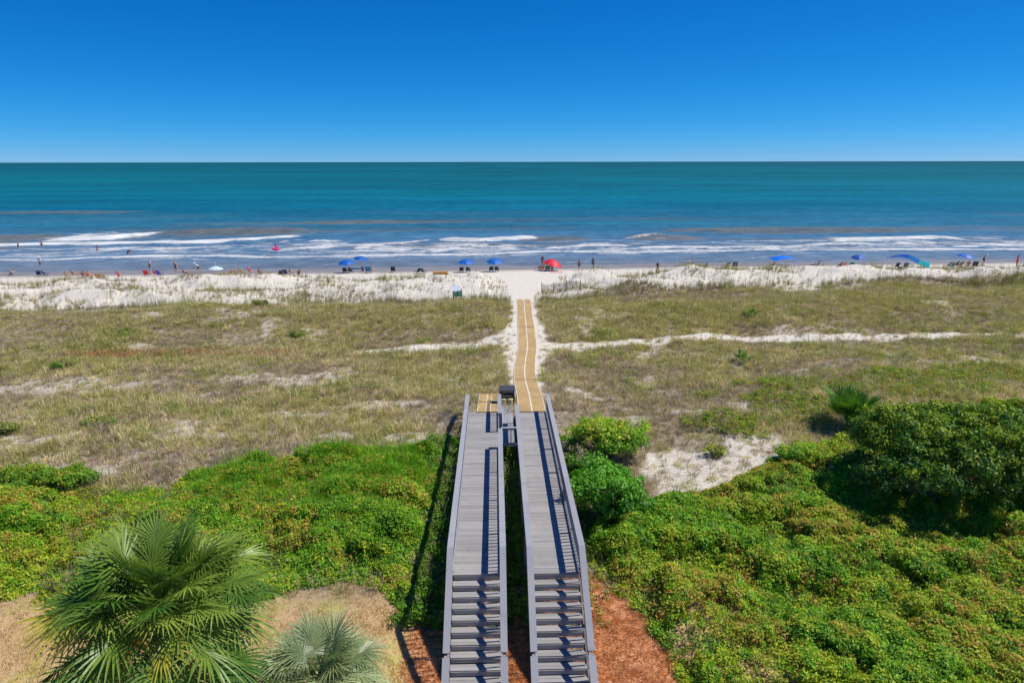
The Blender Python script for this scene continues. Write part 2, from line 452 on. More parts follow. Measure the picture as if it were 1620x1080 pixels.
dryc = g.mix(g.ramp(n3, .3, .7), srgb(178, 146, 104), srgb(222, 188, 142))
dryc = g.mix(g.ramp(n1, .48, .68), dryc, srgb(196, 184, 108))
c = g.mix(za.outputs['Alpha'], c, dryc)
fib = g.noise(9.0, 6, rough=.75, stretch=(1.0, 2.6, 1.0))
strawc = g.mix(g.ramp(fib, .32, .68), srgb(206, 142, 98), srgb(248, 200, 158))
c = g.mix(sep.outputs[2], c, strawc)
wetc = g.mix(g.ramp(g.noise(.5, 4, stretch=(.25, 1, 1)), .35, .7), srgb(140, 126, 108), srgb(164, 150, 130))
c = g.mix(sep.outputs[1], c, wetc)
rough = g.math('SUBTRACT', .95, g.math('MULTIPLY', sep.outputs[1], .62))
bh = g.math('ADD', g.math('MULTIPLY', n2, .6), g.math('MULTIPLY', n3, .35))
bs = g.node('ShaderNodeBump', {'Distance': .08, 'Height': bh, 'Strength': g.math('MULTIPLY', .7, g.math('SUBTRACT', 1.0, sep.outputs[1]))})
p = g.principled(c, rough, bs.outputs[0])
g.set(p.inputs['Specular IOR Level'], g.math('MULTIPLY', sep.outputs[1], .3))
M_GROUND = g.m

xs = np.concatenate([[-1500, -600, -300, -180, -140], np.arange(-112, 112.1, .5), [140, 180, 300, 600, 1500]])
ys = np.concatenate([[-300, -100, -30, 0, 6], np.arange(9, 122, .36), [126, 132, 140, 160, 200, 320, 700]])
GX, GY, GF = grid(xs, ys)
GZ = H(GX, GY)
zs, zw, zst, zd, zth = zones(GX, GY)
gme = mesh_np('ground', np.stack([GX, GY, GZ], 1), GF, M_GROUND, True, {'zone': np.stack([zs, zw, zst, zd], 1)})
tag(link('ground', gme), kind='structure')

# ================================================================== SEA
def wline(pts, z=0.0): return np.array([at(a, b, z)[:2] for a, b in pts])
FOAM = [  # crest line in the photograph, strength, front width, back width (m), wave height
    ([(-60, 390), (0, 389), (60, 387), (200, 386), (330, 384), (400, 380), (475, 376)], 1.1, .7, 4.5, .35),
    ([(62, 381), (110, 379), (180, 377), (258, 369)], 1.05, 1.5, 9.0, .7),
    ([(692, 380), (760, 382), (852, 376)], 1.15, .9, 4.2, .75),
    ([(-60, 412), (0, 411), (60, 413), (130, 410), (230, 406), (330, 405), (420, 409), (520, 407), (650, 404), (760, 403), (850, 399), (950, 399), (1050, 399),
      (1200, 397), (1350, 396), (1500, 395), (1700, 396)], .9, .45, 2.0, .14),
    ([(120, 404), (230, 401), (330, 400), (420, 399)], .55, .4, 1.4, .05),
    ([(430, 396), (500, 393), (560, 389), (640, 385), (690, 379)], .85, .5, 2.2, .18),
    ([(855, 395), (925, 389), (1000, 388)], .95, .6, 2.6, .2),
    ([(1000, 392), (1080, 393), (1250, 393), (1312, 387), (1400, 388)], .9, .6, 2.8, .2),
    ([(1318, 382), (1400, 380), (1480, 378), (1545, 382)], 1.1, .9, 5.5, .6),
    ([(980, 381), (1010, 377), (1060, 374)], .6, .5, 1.3, .55),
    ([(1500, 392), (1560, 390), (1700, 388)], .8, .6, 3.0, .2),
    ([(480, 424), (520, 419), (548, 415)], .6, .25, .5, .0),
    ([(868, 417), (930, 413), (1060, 414), (1150, 411), (1250, 403), (1330, 400)], .6, .25, .6, .02),
    ([(1330, 366), (1400, 362), (1460, 364)], .28, .4, .8, .0),
    ([(330, 364), (370, 362), (410, 363)], .4, .5, 1.0, .0)]
LACE = [blob(*b, 0.0) for b in [(160, 374, 95, 9), (560, 390, 120, 8), (760, 391, 110, 8), (650, 396, 160, 6), (1430, 386, 130, 7), (1150, 394, 300, 4), (1590, 386, 70, 7), (250, 394, 150, 5), (480, 384, 90, 5), (960, 394, 100, 4)]]
SILT = [blob(*b, 0.0) for b in [(20, 377, 80, 7), (370, 367, 150, 7), (1050, 377, 70, 5), (1280, 364, 240, 6), (880, 378, 60, 5), (600, 352, 160, 4), (100, 336, 120, 3)]]
SWELL = [([(-80, 380), (0, 377), (65, 374)], .8), ([(255, 370), (330, 368), (420, 367), (510, 368)], .8), ([(990, 379), (1050, 376), (1110, 377)], .55),
         ([(1080, 367), (1180, 365), (1300, 364), (1480, 365)], .45), ([(560, 357), (700, 355), (850, 357)], .3), ([(-80, 340), (100, 337), (260, 339)], .35),
         ([(900, 346), (1100, 343), (1300, 345)], .3)]
def seaz(x, y):
    z = np.zeros_like(x)
    for pts, A, wf, wb, h in FOAM:
        if h <= 0: continue
        L = wline(pts); yl = np.interp(x, L[:, 0], L[:, 1]) + (fbm(x / 9, x * 0, 5, 2) - .5) * 1.6
        e = sstep(L[0, 0] - 1, L[0, 0] + 4, x) * sstep(L[-1, 0] + 1, L[-1, 0] - 4, x)
        d = y - yl - .8
        z += e * h * np.where(d < 0, np.exp(-(d / 1.1) ** 2), np.exp(-(d / 3.4) ** 2))
    for pts, h in SWELL:
        L = wline(pts); yl = np.interp(x, L[:, 0], L[:, 1])
        e = sstep(L[0, 0] - 2, L[0, 0] + 8, x) * sstep(L[-1, 0] + 2, L[-1, 0] - 8, x)
        d = y - yl
        z += e * h * np.where(d < 0, np.exp(-(d / 1.8) ** 2), np.exp(-(d / 4.5) ** 2))
    far = sstep(112, 150, y)
    z += far * ((fbm(x / 22, y / 7, 101, 3) - .5) * .55 + (fbm(x / 5, y / 2.2, 102, 3) - .5) * .22)
    return z
def seafoam(x, y):
    f = np.zeros_like(x)
    for pts, A, wf, wb, h in FOAM:
        L = wline(pts); yl = np.interp(x, L[:, 0], L[:, 1]) + (fbm(x / 9, x * 0, 5, 2) - .5) * 1.6 + (fbm(x / 2.1, x * 0 + 3, 9, 2) - .5) * .7
        e = sstep(L[0, 0] - 2, L[0, 0] + 3, x) * sstep(L[-1, 0] + 2, L[-1, 0] - 3, x)
        d = y - yl
        wbm = wb * (.35 + 1.3 * fbm(x / 5, x * 0 + 7, 13, 3))
        f = np.maximum(f, e * A * (.62 + .75 * fbm(x / 4.5, x * 0 + A * 9, 17, 3)) * np.where(d < 0, np.exp(-(d / wf) ** 2), np.exp(-(np.abs(d) / wbm) ** 1.5)))
    nz = fbm(x / 2.6, y / 1.6, 140, 4)
    for (cx, cy, rx, ry) in LACE:
        d = np.sqrt(((x - cx) / rx) ** 2 + ((y - cy) / ry) ** 2)
        f = np.maximum(f, sstep(1.3, .4, d) * (.3 + .7 * sstep(.38, .6, nz)) * .8)
    s_ = y - SKEW * x; thin = sstep(116, 121, s_) * sstep(152, 138, s_) * (.12 + .42 * sstep(.42, .66, fbm(x / 5, y / 2, 145, 4)))
    f = np.maximum(f, thin)
    return np.clip(f, 0, 1.2)
near_y = np.arange(98, 190, .42)
far_y = 190 * (90000 / 190) ** (np.linspace(0, 1, 130)[1:] ** 1.25)
xs = np.concatenate([[-90000, -30000, -9000, -3000, -1200, -600, -350, -240, -190], np.arange(-160, 160.1, .55), [190, 240, 350, 600, 1200, 3000, 9000, 30000, 90000]])
ys = np.concatenate([near_y, far_y])
WX, WY, WF = grid(xs, ys)
inn = (WY < 330) & (np.abs(WX) < 200)
fade = sstep(320, 240, WY) * sstep(195, 160, np.abs(WX))
WZ = np.where(inn, seaz(WX, WY) * fade, 0.0)
ws = WY - SKEW * WX
WZ = WZ - 30 * 0 - .6 * sstep(106.5, 100, ws)             # dips under the beach landward of the waterline
WFO = np.where(inn, seafoam(WX, WY), 0.0)
silt = np.where(inn, in_blobs(WX, WY, SILT, 150, .25), 0.0)
silt = np.maximum(silt * .85, sstep(136, 110, ws) * .22)
silt = np.maximum(silt, sstep(260, 150, ws) * (.1 + .45 * sstep(.45, .7, fbm(WX / 60, WY / 9, 160, 4))))
# water colour by distance from the shore (depth and suspended sand)
stops = np.log(np.array([100, 118, 140, 175, 230, 330, 600, 1500, 6000, 90000.]))
cols = np.array([srgb(124, 130, 136), srgb(104, 130, 152), srgb(80, 122, 152), srgb(40, 110, 134), srgb(12, 106, 128), srgb(0, 105, 118), srgb(0, 101, 107), srgb(0, 93, 96), srgb(0, 84, 88), srgb(0, 75, 80)])
lw = np.log(np.clip(WY, 100, None))
WC = np.stack([np.interp(lw, stops, cols[:, k]) for k in range(3)], 1)
patch = (fbm(WX / 120, np.log(np.clip(WY, 1, None)) * 14, 170, 4) - .5)[:, None] * np.clip(WY / 300, 0, 1)[:, None]
WC = WC * (1 + patch * .8)
brown = np.array(srgb(122, 112, 88))
WC = WC * (1 - silt[:, None] * .8) + brown * silt[:, None] * .8
w = NT('sea_water')
wa = w.node('ShaderNodeAttribute', attribute_name='water')
tc = w.node('ShaderNodeTexCoord').outputs['Object']
fn = w.noise(1.3, 8, tc, .8, (.8, .6, 1)); fn2 = w.noise(.35, 5, tc, .6, (.5, 1, 1))
fo = w.math('ADD', wa.outputs['Alpha'], w.math('MULTIPLY', w.math('SUBTRACT', fn, .5), 1.5))
fo = w.ramp(fo, .22, .92)
chop = w.noise(.28, 6, tc, .72, (.75, .8, 1)); chop2 = w.noise(.03, 6, tc, .7, (.7, 1, 1)); chop3 = w.noise(1.6, 4, tc, .6, (.6, 1, 1))
cw = w.mix(w.ramp(chop, .32, .7), w.mix(1.0, wa.outputs['Color'], (.72, .76, .8), 'MULTIPLY'), w.mix(1.0, wa.outputs['Color'], (1.25, 1.2, 1.18), 'MULTIPLY'))
cw = w.mix(w.ramp(chop2, .3, .7), w.mix(1.0, cw, (.82, .86, .88), 'MULTIPLY'), w.mix(1.0, cw, (1.12, 1.1, 1.08), 'MULTIPLY'))
cf = w.mix(w.ramp(fn2, .3, .7), srgb(186, 190, 190), srgb(228, 227, 222))
col = w.mix(fo, cw, cf)
hgt = w.math('ADD', w.math('MULTIPLY', chop, 1.0), w.math('ADD', w.math('MULTIPLY', chop3, .25), w.math('MULTIPLY', fo, .35)))
nrm = w.bump(hgt, .55, .6)
dif = w.node('ShaderNodeBsdfDiffuse', {'Color': col, 'Normal': nrm})
glo = w.node('ShaderNodeBsdfGlossy', {'Color': (1, 1, 1), 'Roughness': .22, 'Normal': nrm})
lwt = w.node('ShaderNodeLayerWeight', {'Blend': .22, 'Normal': nrm})
rf = w.math('MULTIPLY', w.math('MINIMUM', lwt.outputs['Fresnel'], .15), w.math('SUBTRACT', 1.0, w.math('MULTIPLY', fo, .9)))
mx = w.node('ShaderNodeMixShader', {0: rf, 1: dif.outputs[0], 2: glo.outputs[0]})
w.l.new(mx.outputs[0], w.out.inputs[0])
sme = mesh_np('sea', np.stack([WX, WY, WZ], 1), WF, w.m, True, {'water': np.concatenate([WC, WFO[:, None]], 1)})
tag(link('sea', sme), kind='structure')

# ================================================================== SCATTER (grass and thickets)
def src_obj(name, me):
    return bpy.data.objects.new(name, me)          # a shape for the scatter only, never linked to the scene
def scatter(name, P, rot, scl, tint, sources, label, cat):
    me = bpy.data.meshes.new(name)
    me.vertices.add(len(P)); me.vertices.foreach_set('co', np.asarray(P, np.float32).ravel())
    def att(k, t, f, v):
        a = me.attributes.new(k, t, 'POINT'); a.data.foreach_set(f, np.ascontiguousarray(v).ravel())
    att('rot', 'FLOAT_VECTOR', 'vector', np.asarray(rot, np.float32))
    att('scl', 'FLOAT_VECTOR', 'vector', np.asarray(scl, np.float32))
    att('pick', 'INT', 'value', rng.integers(0, len(sources), len(P)).astype(np.int32))
    att('tint', 'FLOAT_COLOR', 'color', np.concatenate([np.asarray(tint, np.float32), np.ones((len(P), 1), np.float32)], 1))
    o = link(name, me)
    ng = bpy.data.node_groups.new(name + '_scatter', 'GeometryNodeTree')
    ng.interface.new_socket('Geometry', in_out='INPUT', socket_type='NodeSocketGeometry')
    ng.interface.new_socket('Geometry', in_out='OUTPUT', socket_type='NodeSocketGeometry')
    gi = ng.nodes.new('NodeGroupInput'); go = ng.nodes.new('NodeGroupOutput')
    iop = ng.nodes.new('GeometryNodeInstanceOnPoints'); iop.inputs['Pick Instance'].default_value = True
    jn = ng.nodes.new('GeometryNodeJoinGeometry')
    for s in sources:
        oi = ng.nodes.new('GeometryNodeObjectInfo'); oi.inputs['Object'].default_value = s
        g2 = ng.nodes.new('GeometryNodeGeometryToInstance')
        ng.links.new(oi.outputs['Geometry'], g2.inputs[0]); ng.links.new(g2.outputs[0], jn.inputs[0])
    def named(k, t):
        n = ng.nodes.new('GeometryNodeInputNamedAttribute'); n.data_type = t; n.inputs['Name'].default_value = k
        return [q for q in n.outputs if q.enabled][0]
    ng.links.new(gi.outputs[0], iop.inputs['Points']); ng.links.new(jn.outputs[0], iop.inputs['Instance'])
    ng.links.new(named('pick', 'INT'), iop.inputs['Instance Index'])
    ng.links.new(named('rot', 'FLOAT_VECTOR'), iop.inputs['Rotation'])
    ng.links.new(named('scl', 'FLOAT_VECTOR'), iop.inputs['Scale'])
    ng.links.new(iop.outputs[0], go.inputs[0])
    md = o.modifiers.new('scatter', 'NODES'); md.node_group = ng
    return tag(o, label, cat, kind='stuff')

M_BLADE = mat_leaf('grass_blade', trans=.3, gloss=.015)
M_SPRIG = mat_leaf('thicket_leaf', trans=.3, gloss=.02, rough=.55, leafvar=srgb(140, 184, 40))
def tuft(n, h0, h1, spread, lean, wid, seed, heads=0):
    r = np.random.default_rng(seed); V, T = [], []
    for i in range(n):
        a = r.uniform(0, 6.283); q = spread * math.sqrt(r.uniform(0, 1)); bx, by = q * math.cos(a), q * math.sin(a)
        a2 = a + r.normal(0, .8); hh = r.uniform(h0, h1); l = lean * r.uniform(.3, 1.3) * hh
        dx, dy = math.cos(a2), math.sin(a2); wa_ = r.uniform(0, 3.14); wx, wy = math.cos(wa_) * wid / 2, math.sin(wa_) * wid / 2
        p1 = (bx + dx * l * .3, by + dy * l * .3, hh * .6); p2 = (bx + dx * l, by + dy * l, hh * (1 - .3 * min(l / hh, 1)))
        k = len(V)
        V += [(bx - wx, by - wy, -.05), (bx + wx, by + wy, -.05), (p1[0] - wx * .8, p1[1] - wy * .8, p1[2]), (p1[0] + wx * .8, p1[1] + wy * .8, p1[2]), p2]
        T += [(k, k + 1, k + 3), (k, k + 3, k + 2), (k + 2, k + 3, k + 4)]
    for i in range(heads):                               # tall seed stalks
        a = r.uniform(0, 6.283); bx, by = spread * .5 * math.cos(a), spread * .5 * math.sin(a); hh = h1 * r.uniform(1.2, 1.7)
        tx, ty = bx + r.normal(0, .12), by + r.normal(0, .12); k = len(V); q = wid * .35
        V += [(bx - q, by, 0), (bx + q, by, 0), (tx - q, ty, hh), (tx + q, ty, hh), (tx - wid, ty, hh), (tx + wid, ty, hh + .05), (tx + .06, ty, hh + .22)]
        T += [(k, k + 1, k + 3), (k, k + 3, k + 2), (k + 4, k + 5, k + 6)]
    return mesh_np('tuft', V, np.array(T), M_BLADE)
def sprig(n, rad, leaf, seed, up=.5):
    r = np.random.default_rng(seed); V, T = [], []
    for i in range(n):
        d = r.normal(0, 1, 3); d[2] = abs(d[2]) * .8 + .05; d /= np.linalg.norm(d)
        c0 = d * rad * r.uniform(.45, 1.0) * np.array([1, 1, .8])
        nrm = d * .7 + r.normal(0, .45, 3) + np.array([0, 0, up]); nrm /= np.linalg.norm(nrm)
        ax = np.cross(nrm, r.normal(0, 1, 3)); ax /= np.linalg.norm(ax); bx = np.cross(nrm, ax)
        L, W = leaf * r.uniform(.7, 1.3), leaf * .48 * r.uniform(.8, 1.2); k = len(V)
        V += [c0 - ax * L / 2, c0 + bx * W / 2 - nrm * .01, c0 + ax * L / 2 - nrm * L * .15, c0 - bx * W / 2 - nrm * .01]
        T += [(k, k + 1, k + 2), (k, k + 2, k + 3)]
    return mesh_np('sprig', V, np.array(T), M_SPRIG, False, {'lv': np.repeat(r.uniform(0, 1, n), 4)})

# ---- dune grass
TUFTS = [src_obj('tuft_shape', tuft(30, .2, .58, .24, .95, .022, 100 + i, 1 if i % 2 else 0)) for i in range(6)]
OATS = [src_obj('oat_shape', tuft(16, .5, 1.0, .14, .45, .017, 200 + i, 2)) for i in range(4)]
def palette(n, cols, wts):
    cols = np.array(cols); k = rng.choice(len(cols), n, p=np.array(wts) / sum(wts)); return cols[k]
def grass_points(n):
    y = np.sqrt(rng.uniform(21 ** 2, 98 ** 2, n)); x = rng.uniform(-1, 1, n) * (.8 * y + 9) + .03 * y
    sand, wet, straw, dry, th = zones(x, y)
    s = y - SKEW * x
    den = (1 - .74 * sand)
    den *= (1 - sstep(.1, .5, th)) * (1 - dry) * (1 - straw)
    fore = sstep(70, 75, s - 5.5 * sstep(2, 30, x))
    spar = .07 + .65 * sstep(.56, .72, fbm(x / 3.2, y / 2.4, 201, 4)) + .35 * sstep(86.5, 88.5, s) * sstep(91, 89, s) * sstep(.4, .6, fbm(x / 5, y / 9, 206, 2))
    den = np.where(s > 69.5, np.maximum(den * (1 - fore), spar * sstep(91.5, 89.5, s)), den)
    strip = sstep(.5, .62, fbm(x / 9, (y - SKEW * x) / 1.6, 222, 3)) * sstep(71, 73, s) * sstep(81, 78, s); den = np.maximum(den, strip * .75)
    gap = sstep(1.2, .8, np.abs(x - mat_x(y)) / np.interp(y, [34, 74, 80, 90, 96], [.95, 1.2, 2.4, 4.4, 6.5])) * (y > 34.3)
    den *= (1 - gap)
    den *= 1 - ((np.abs(x + .66) < 1.05) & (y < 35)) * 1.0
    den *= 1 - ((x > .9) & (x < 2.95) & (y < 35)) * 1.0
    den *= 1 - ((np.abs(x + .43) < .5) & (y < 39)) * 1.0
    keep = rng.uniform(0, 1, n) < den
    return x[keep], y[keep], s[keep], sand[keep]
gx, gy, gs, gsand = grass_points(120000)
n = len(gx); gz = H(gx, gy)
f1 = fbm(gx / 8, gy / 5, 301, 4); f2 = fbm(gx / 3, gy / 2.2, 302, 3); f3 = fbm(gx / 16, gy / 6, 303, 3)
OL = np.array(srgb(202, 190, 126)); TAN = np.array(srgb(234, 214, 170)); GB = np.array(srgb(180, 161, 138)); GRN = np.array(srgb(172, 177, 96)); RED = np.array(srgb(204, 152, 112))
tint = palette(n, [OL, TAN, GB, GRN], [.32, .34, .26, .08])
k = (f1 > .56) & (rng.uniform(0, 1, n) < .55); tint[k] = OL
k = (f1 < .45) & (rng.uniform(0, 1, n) < .6); tint[k] = GB
k = (f2 > .64) & (rng.uniform(0, 1, n) < .4); tint[k] = GRN
k = (f3 > .58) & (gs > 44) & (rng.uniform(0, 1, n) < .2); tint[k] = GRN
k = (gs > 57) & (gs < 70) & (rng.uniform(0, 1, n) < .45); tint[k] = OL * .92
rl = blob(290, 560, 190, 4); k = (((gx - rl[0]) / rl[2]) ** 2 + ((gy - rl[1]) / rl[3]) ** 2 < 1) & (rng.uniform(0, 1, n) < .7); tint[k] = RED
tint = tint * rng.uniform(.72, 1.28, (n, 1))
fore = gs > 71 + 5.5 * sstep(2, 30, gx)
rot = np.stack([rng.normal(0, .12, n), rng.normal(0, .12, n), rng.uniform(0, 6.283, n)], 1)
sc = rng.uniform(.5, 1.2, n) * (1 - .35 * gsand) * (.7 + .6 * f2) * (.72 + .28 * sstep(.4, .52, f1))
scl = np.stack([sc * 1.1, sc * 1.1, sc * rng.uniform(.75, 1.1, n)], 1)
a = ~fore
P = np.stack([gx, gy, gz], 1)
scatter('dune_grass', P[a], rot[a], scl[a], tint[a], TUFTS, 'dry olive and tan dune grass covering the dunes behind the beach', 'grass')
b = fore
scatter('sea_oats', P[b], rot[b], scl[b] * 1.05, tint[b] * .72, OATS, 'sparse sea oats on the white sand of the foredune', 'grass')
# short dry lawn by the palms
nx = 16000
x = rng.uniform(-24, 7, nx); y = rng.uniform(12, 24, nx)
sd, wt, st, dr, th = zones(x, y)
k = (rng.uniform(0, 1, nx) < dr * (1 - st) * .9) & (th < .2) & (np.abs(x - .6) > 2.3)
x, y = x[k], y[k]; n = len(x)
LAWN = [src_obj('lawn_shape', tuft(16, .04, .11, .16, .9, .012, 400 + i)) for i in range(3)]
tl = palette(n, [srgb(222, 190, 144), srgb(206, 178, 122), srgb(192, 184, 108), srgb(186, 154, 112)], [.4, .3, .2, .1])
scatter('dry_lawn', np.stack([x, y, H(x, y)], 1), np.stack([x * 0, x * 0, rng.uniform(0, 6.28, n)], 1), np.repeat(rng.uniform(.7, 1.4, (n, 1)), 3, 1), tl * rng.uniform(.8, 1.15, (n, 1)), LAWN,
        'short dry straw coloured lawn around the palms', 'grass')
# pine straw
nx = 9000
x = rng.uniform(-3.5, 10, nx); y = rng.uniform(12, 23, nx)
sd, wt, st, dr, th = zones(x, y); k = (rng.uniform(0, 1, nx) < st) & (th < .3); x, y = x[k], y[k]; n = len(x)
def needles(seed):
    r = np.random.default_rng(seed); V, T = [], []
    for i in range(16):
        a = r.uniform(0, 6.28); c0 = r.normal(0, .12, 2); L = r.uniform(.1, .22); k = len(V); w_ = .006
        dx, dy = math.cos(a), math.sin(a); z0, z1 = r.uniform(.0, .05, 2)
        V += [(c0[0] - dx * L / 2, c0[1] - dy * L / 2, z0), (c0[0] + dx * L / 2, c0[1] + dy * L / 2, z1), (c0[0] - dy * w_, c0[1] + dx * w_, (z0 + z1) / 2 + .015)]
        T += [(k, k + 1, k + 2)]
    return mesh_np('needles', V, np.array(T), M_BLADE)
scatter('pine_straw', np.stack([x, y, H(x, y) + .005], 1), np.stack([x * 0, x * 0, rng.uniform(0, 6.28, n)], 1), np.repeat(rng.uniform(.8, 1.5, (n, 1)), 3, 1),
        palette(n, [srgb(244, 184, 134), srgb(232, 160, 108), srgb(250, 206, 164), srgb(186, 124, 84)], [.4, .3, .2, .1]) * rng.uniform(.8, 1.1, (n, 1)), [src_obj('needle_shape', needles(i)) for i in range(3)],
        'orange brown pine straw mulch beside the stairs', 'mulch')

# ---- thickets
SPRIGS = [src_obj('sprig_shape', sprig(34, .2, .076, 500 + i) if i % 3 else sprig(26, .22, .105, 500 + i, .8)) for i in range(6)]
LG, YG, DG, OR, MG = [np.array(srgb(*c)) for c in ((146, 196, 42), (196, 200, 56), (84, 138, 36), (212, 170, 80), (116, 172, 34))]
def canopy(x, y, sd, seed, tall):
    b1 = fbm(x / 5.0, y / 1.5, seed, 3) if seed == 600 else fbm(x / 2.1, y / 1.7, seed, 3); b2 = fbm(x / .75, y / .7, seed + 3, 2)
    b3 = fbm(x / .9, y / .8, seed + 5, 2)
    h = tall * (.4 + 1.0 * sstep(.28, .72, b1)) + (b2 - .5) * .5 - .45 * tall * sstep(.38, .29, b3)
    return np.clip(h, .12, 3) * (.25 + .75 * sstep(0, 1.1, sd))
def thicket(name, label, poly, n, seed, tall, extra=None):
    xs_ = [p[0] for p in poly]; ys_ = [p[1] for p in poly]
    x = rng.uniform(min(xs_), max(xs_), n); y = rng.uniform(min(ys_), max(ys_), n)
    k = np.abs(x) < .8 * y + 7
    x, y = x[k], y[k]
    sd = poly_sd(x, y, poly) + (fbm(x / 1.1, y / 1.1, seed + 9, 3) - .5) * 1.3
    hole = sstep(.63, .72, fbm(x / 2.6, y / 2.0, seed + 20, 3))
    k = (sd > 0) & (rng.uniform(0, 1, len(x)) > hole * .8)
    k &= ~((x > -1.75) & (x < 3.0) & (y < 35.5))
    x, y, sd = x[k], y[k], sd[k]
    h = canopy(x, y, sd, seed, tall); e = .12
    dzx = (canopy(x + e, y, sd, seed, tall) - canopy(x - e, y, sd, seed, tall)) / (2 * e)
    dzy = (canopy(x, y + e, sd, seed, tall) - canopy(x, y - e, sd, seed, tall)) / (2 * e)
    n = len(x)
    depth = np.where(rng.uniform(0, 1, n) < .72, rng.uniform(0, .12, n), rng.uniform(.1, .8, n) * h)
    z = H(x, y) + np.maximum(h - depth - .12, .0)
    rot = np.stack([np.arctan(np.clip(dzy, -1.2, 1.2)) + rng.normal(0, .25, n), -np.arctan(np.clip(dzx, -1.2, 1.2)) + rng.normal(0, .25, n), rng.uniform(0, 6.283, n)], 1)
    s = rng.uniform(.75, 1.35, n)
    t1 = fbm(x / 3.2, y / 2.4, seed + 30, 3); t2 = fbm(x / 1.1, y / .9, seed + 31, 3); t3 = fbm(x / 5, y / 4, seed + 33, 3)
    tint = palette(n, [LG, MG, YG, DG], [.33, .24, .35, .08])
    u = rng.uniform(0, 1, n)
    q = (t1 > .55) & (u < .55); tint[q] = YG
    q = (t1 < .43) & (u < .45); tint[q] = MG
    q = (t2 > .52) & (t3 > .44) & (u < .42); tint[q] = OR
    q = (t2 < .34) & (u < .4); tint[q] = DG
    tint = tint * rng.uniform(.68, 1.16, (n, 1))
    return scatter(name, np.stack([x, y, z], 1), rot, np.repeat(s[:, None], 3, 1), tint, SPRIGS, label, 'thicket')
thicket('thicket', 'low bright green thicket with orange flushes left of the boardwalk', TH_L, 66000, 600, .9)
thicket('thicket', 'wide green and rusty thicket filling the lower right corner', TH_R, 105000, 650, .75)
n = 16000
x = rng.uniform(-24, -1.8, n); y = rng.uniform(22, 33, n); sd = poly_sd(x, y, TH_L)
k = (sd > .15) & (rng.uniform(0, 1, n) < sstep(24.5, 27, y + .18 * (x + 9)) * sstep(.3, .5, fbm(x / 2, y / 2, 611, 3)))
x, y, sd = x[k], y[k], sd[k]; n = len(x)
scatter('green_grass', np.stack([x, y, H(x, y) + canopy(x, y, sd, 600, .9) - .3], 1), np.stack([rng.normal(0, .15, n), rng.normal(0, .15, n), rng.uniform(0, 6.28, n)], 1), np.repeat(rng.uniform(.6, 1.0, (n, 1)), 3, 1),
        palette(n, [np.array(srgb(130, 190, 40)), np.array(srgb(104, 166, 34)), np.array(srgb(168, 188, 60))], [.45, .35, .2]) * rng.uniform(.8, 1.2, (n, 1)), TUFTS, 'lush bright green grass over the upper edge of the left thicket', 'grass')
# dead twigs standing in the thickets
n = 5200
x = rng.uniform(-24, 30, n); y = rng.uniform(16, 33, n); sd = np.maximum(poly_sd(x, y, TH_L), poly_sd(x, y, TH_R))
k = (sd > .05) & (rng.uniform(0, 1, n) < .15 + .85 * sstep(.56, .66, fbm(x / 2.6, y / 2, 670, 3))) & (np.abs(x) < .8 * y + 6)
x, y, sd = x[k], y[k], sd[k]; n = len(x)
TWIGS = [src_obj('twig_shape', tuft(12, .35, .95, .16, .6, .014, 700 + i)) for i in range(3)]
scatter('dead_twigs', np.stack([x, y, H(x, y)], 1), np.stack([rng.normal(0, .2, n), rng.normal(0, .2, n), rng.uniform(0, 6.28, n)], 1), np.repeat(rng.uniform(.7, 1.15, (n, 1)), 3, 1),
        palette(n, [np.array(srgb(150, 132, 112)), np.array(srgb(120, 104, 88)), np.array(srgb(176, 156, 124))], [.4, .35, .25]) * rng.uniform(.8, 1.1, (n, 1)), TWIGS, 'grey brown dead twigs poking through the green thickets', 'twigs')
# low yellow-green ground cover right
n = 26000
x = rng.uniform(5, 45, n); y = rng.uniform(28, 50, n)
m = in_blobs(x, y, LOW_R, 33, .6); k = rng.uniform(0, 1, n) < m * .75
x, y = x[k], y[k]; n = len(x)
scatter('ground_cover', np.stack([x, y, H(x, y) + rng.uniform(.08, .36, n)], 1), np.stack([rng.normal(0, .3, n), rng.normal(0, .3, n), rng.uniform(0, 6.28, n)], 1), np.repeat(rng.uniform(.7, 1.25, (n, 1)), 3, 1),
        palette(n, [np.array(srgb(170, 178, 54)), np.array(srgb(132, 160, 48)), np.array(srgb(200, 160, 80)), np.array(srgb(140, 128, 84))], [.4, .3, .18, .12]) * rng.uniform(.75, 1.2, (n, 1)), SPRIGS,
        'patchy yellow green ground cover around the lone fan palm', 'ground cover')
# weeds between and beside the decks
n = 5200
x = rng.uniform(-3.6, 3.9, n); y = rng.uniform(19.5, 33, n)
k = ((x > .2) & (x < 1.05)) | ((x < -1.7) & (x > -3.4)) | ((x > 2.9) & (y > 24)) | (rng.uniform(0, 1, n) < .12)
x, y = x[k], y[k]; n = len(x)
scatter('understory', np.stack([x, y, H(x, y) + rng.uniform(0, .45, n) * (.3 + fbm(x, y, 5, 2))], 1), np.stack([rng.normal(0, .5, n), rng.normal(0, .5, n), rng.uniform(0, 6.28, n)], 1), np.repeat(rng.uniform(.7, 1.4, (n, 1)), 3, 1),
        palette(n, [DG, MG, LG * .8, GB * .8], [.4, .25, .2, .15]) * rng.uniform(.7, 1.1, (n, 1)), SPRIGS, 'dark leafy undergrowth in the shade of the decks', 'undergrowth')

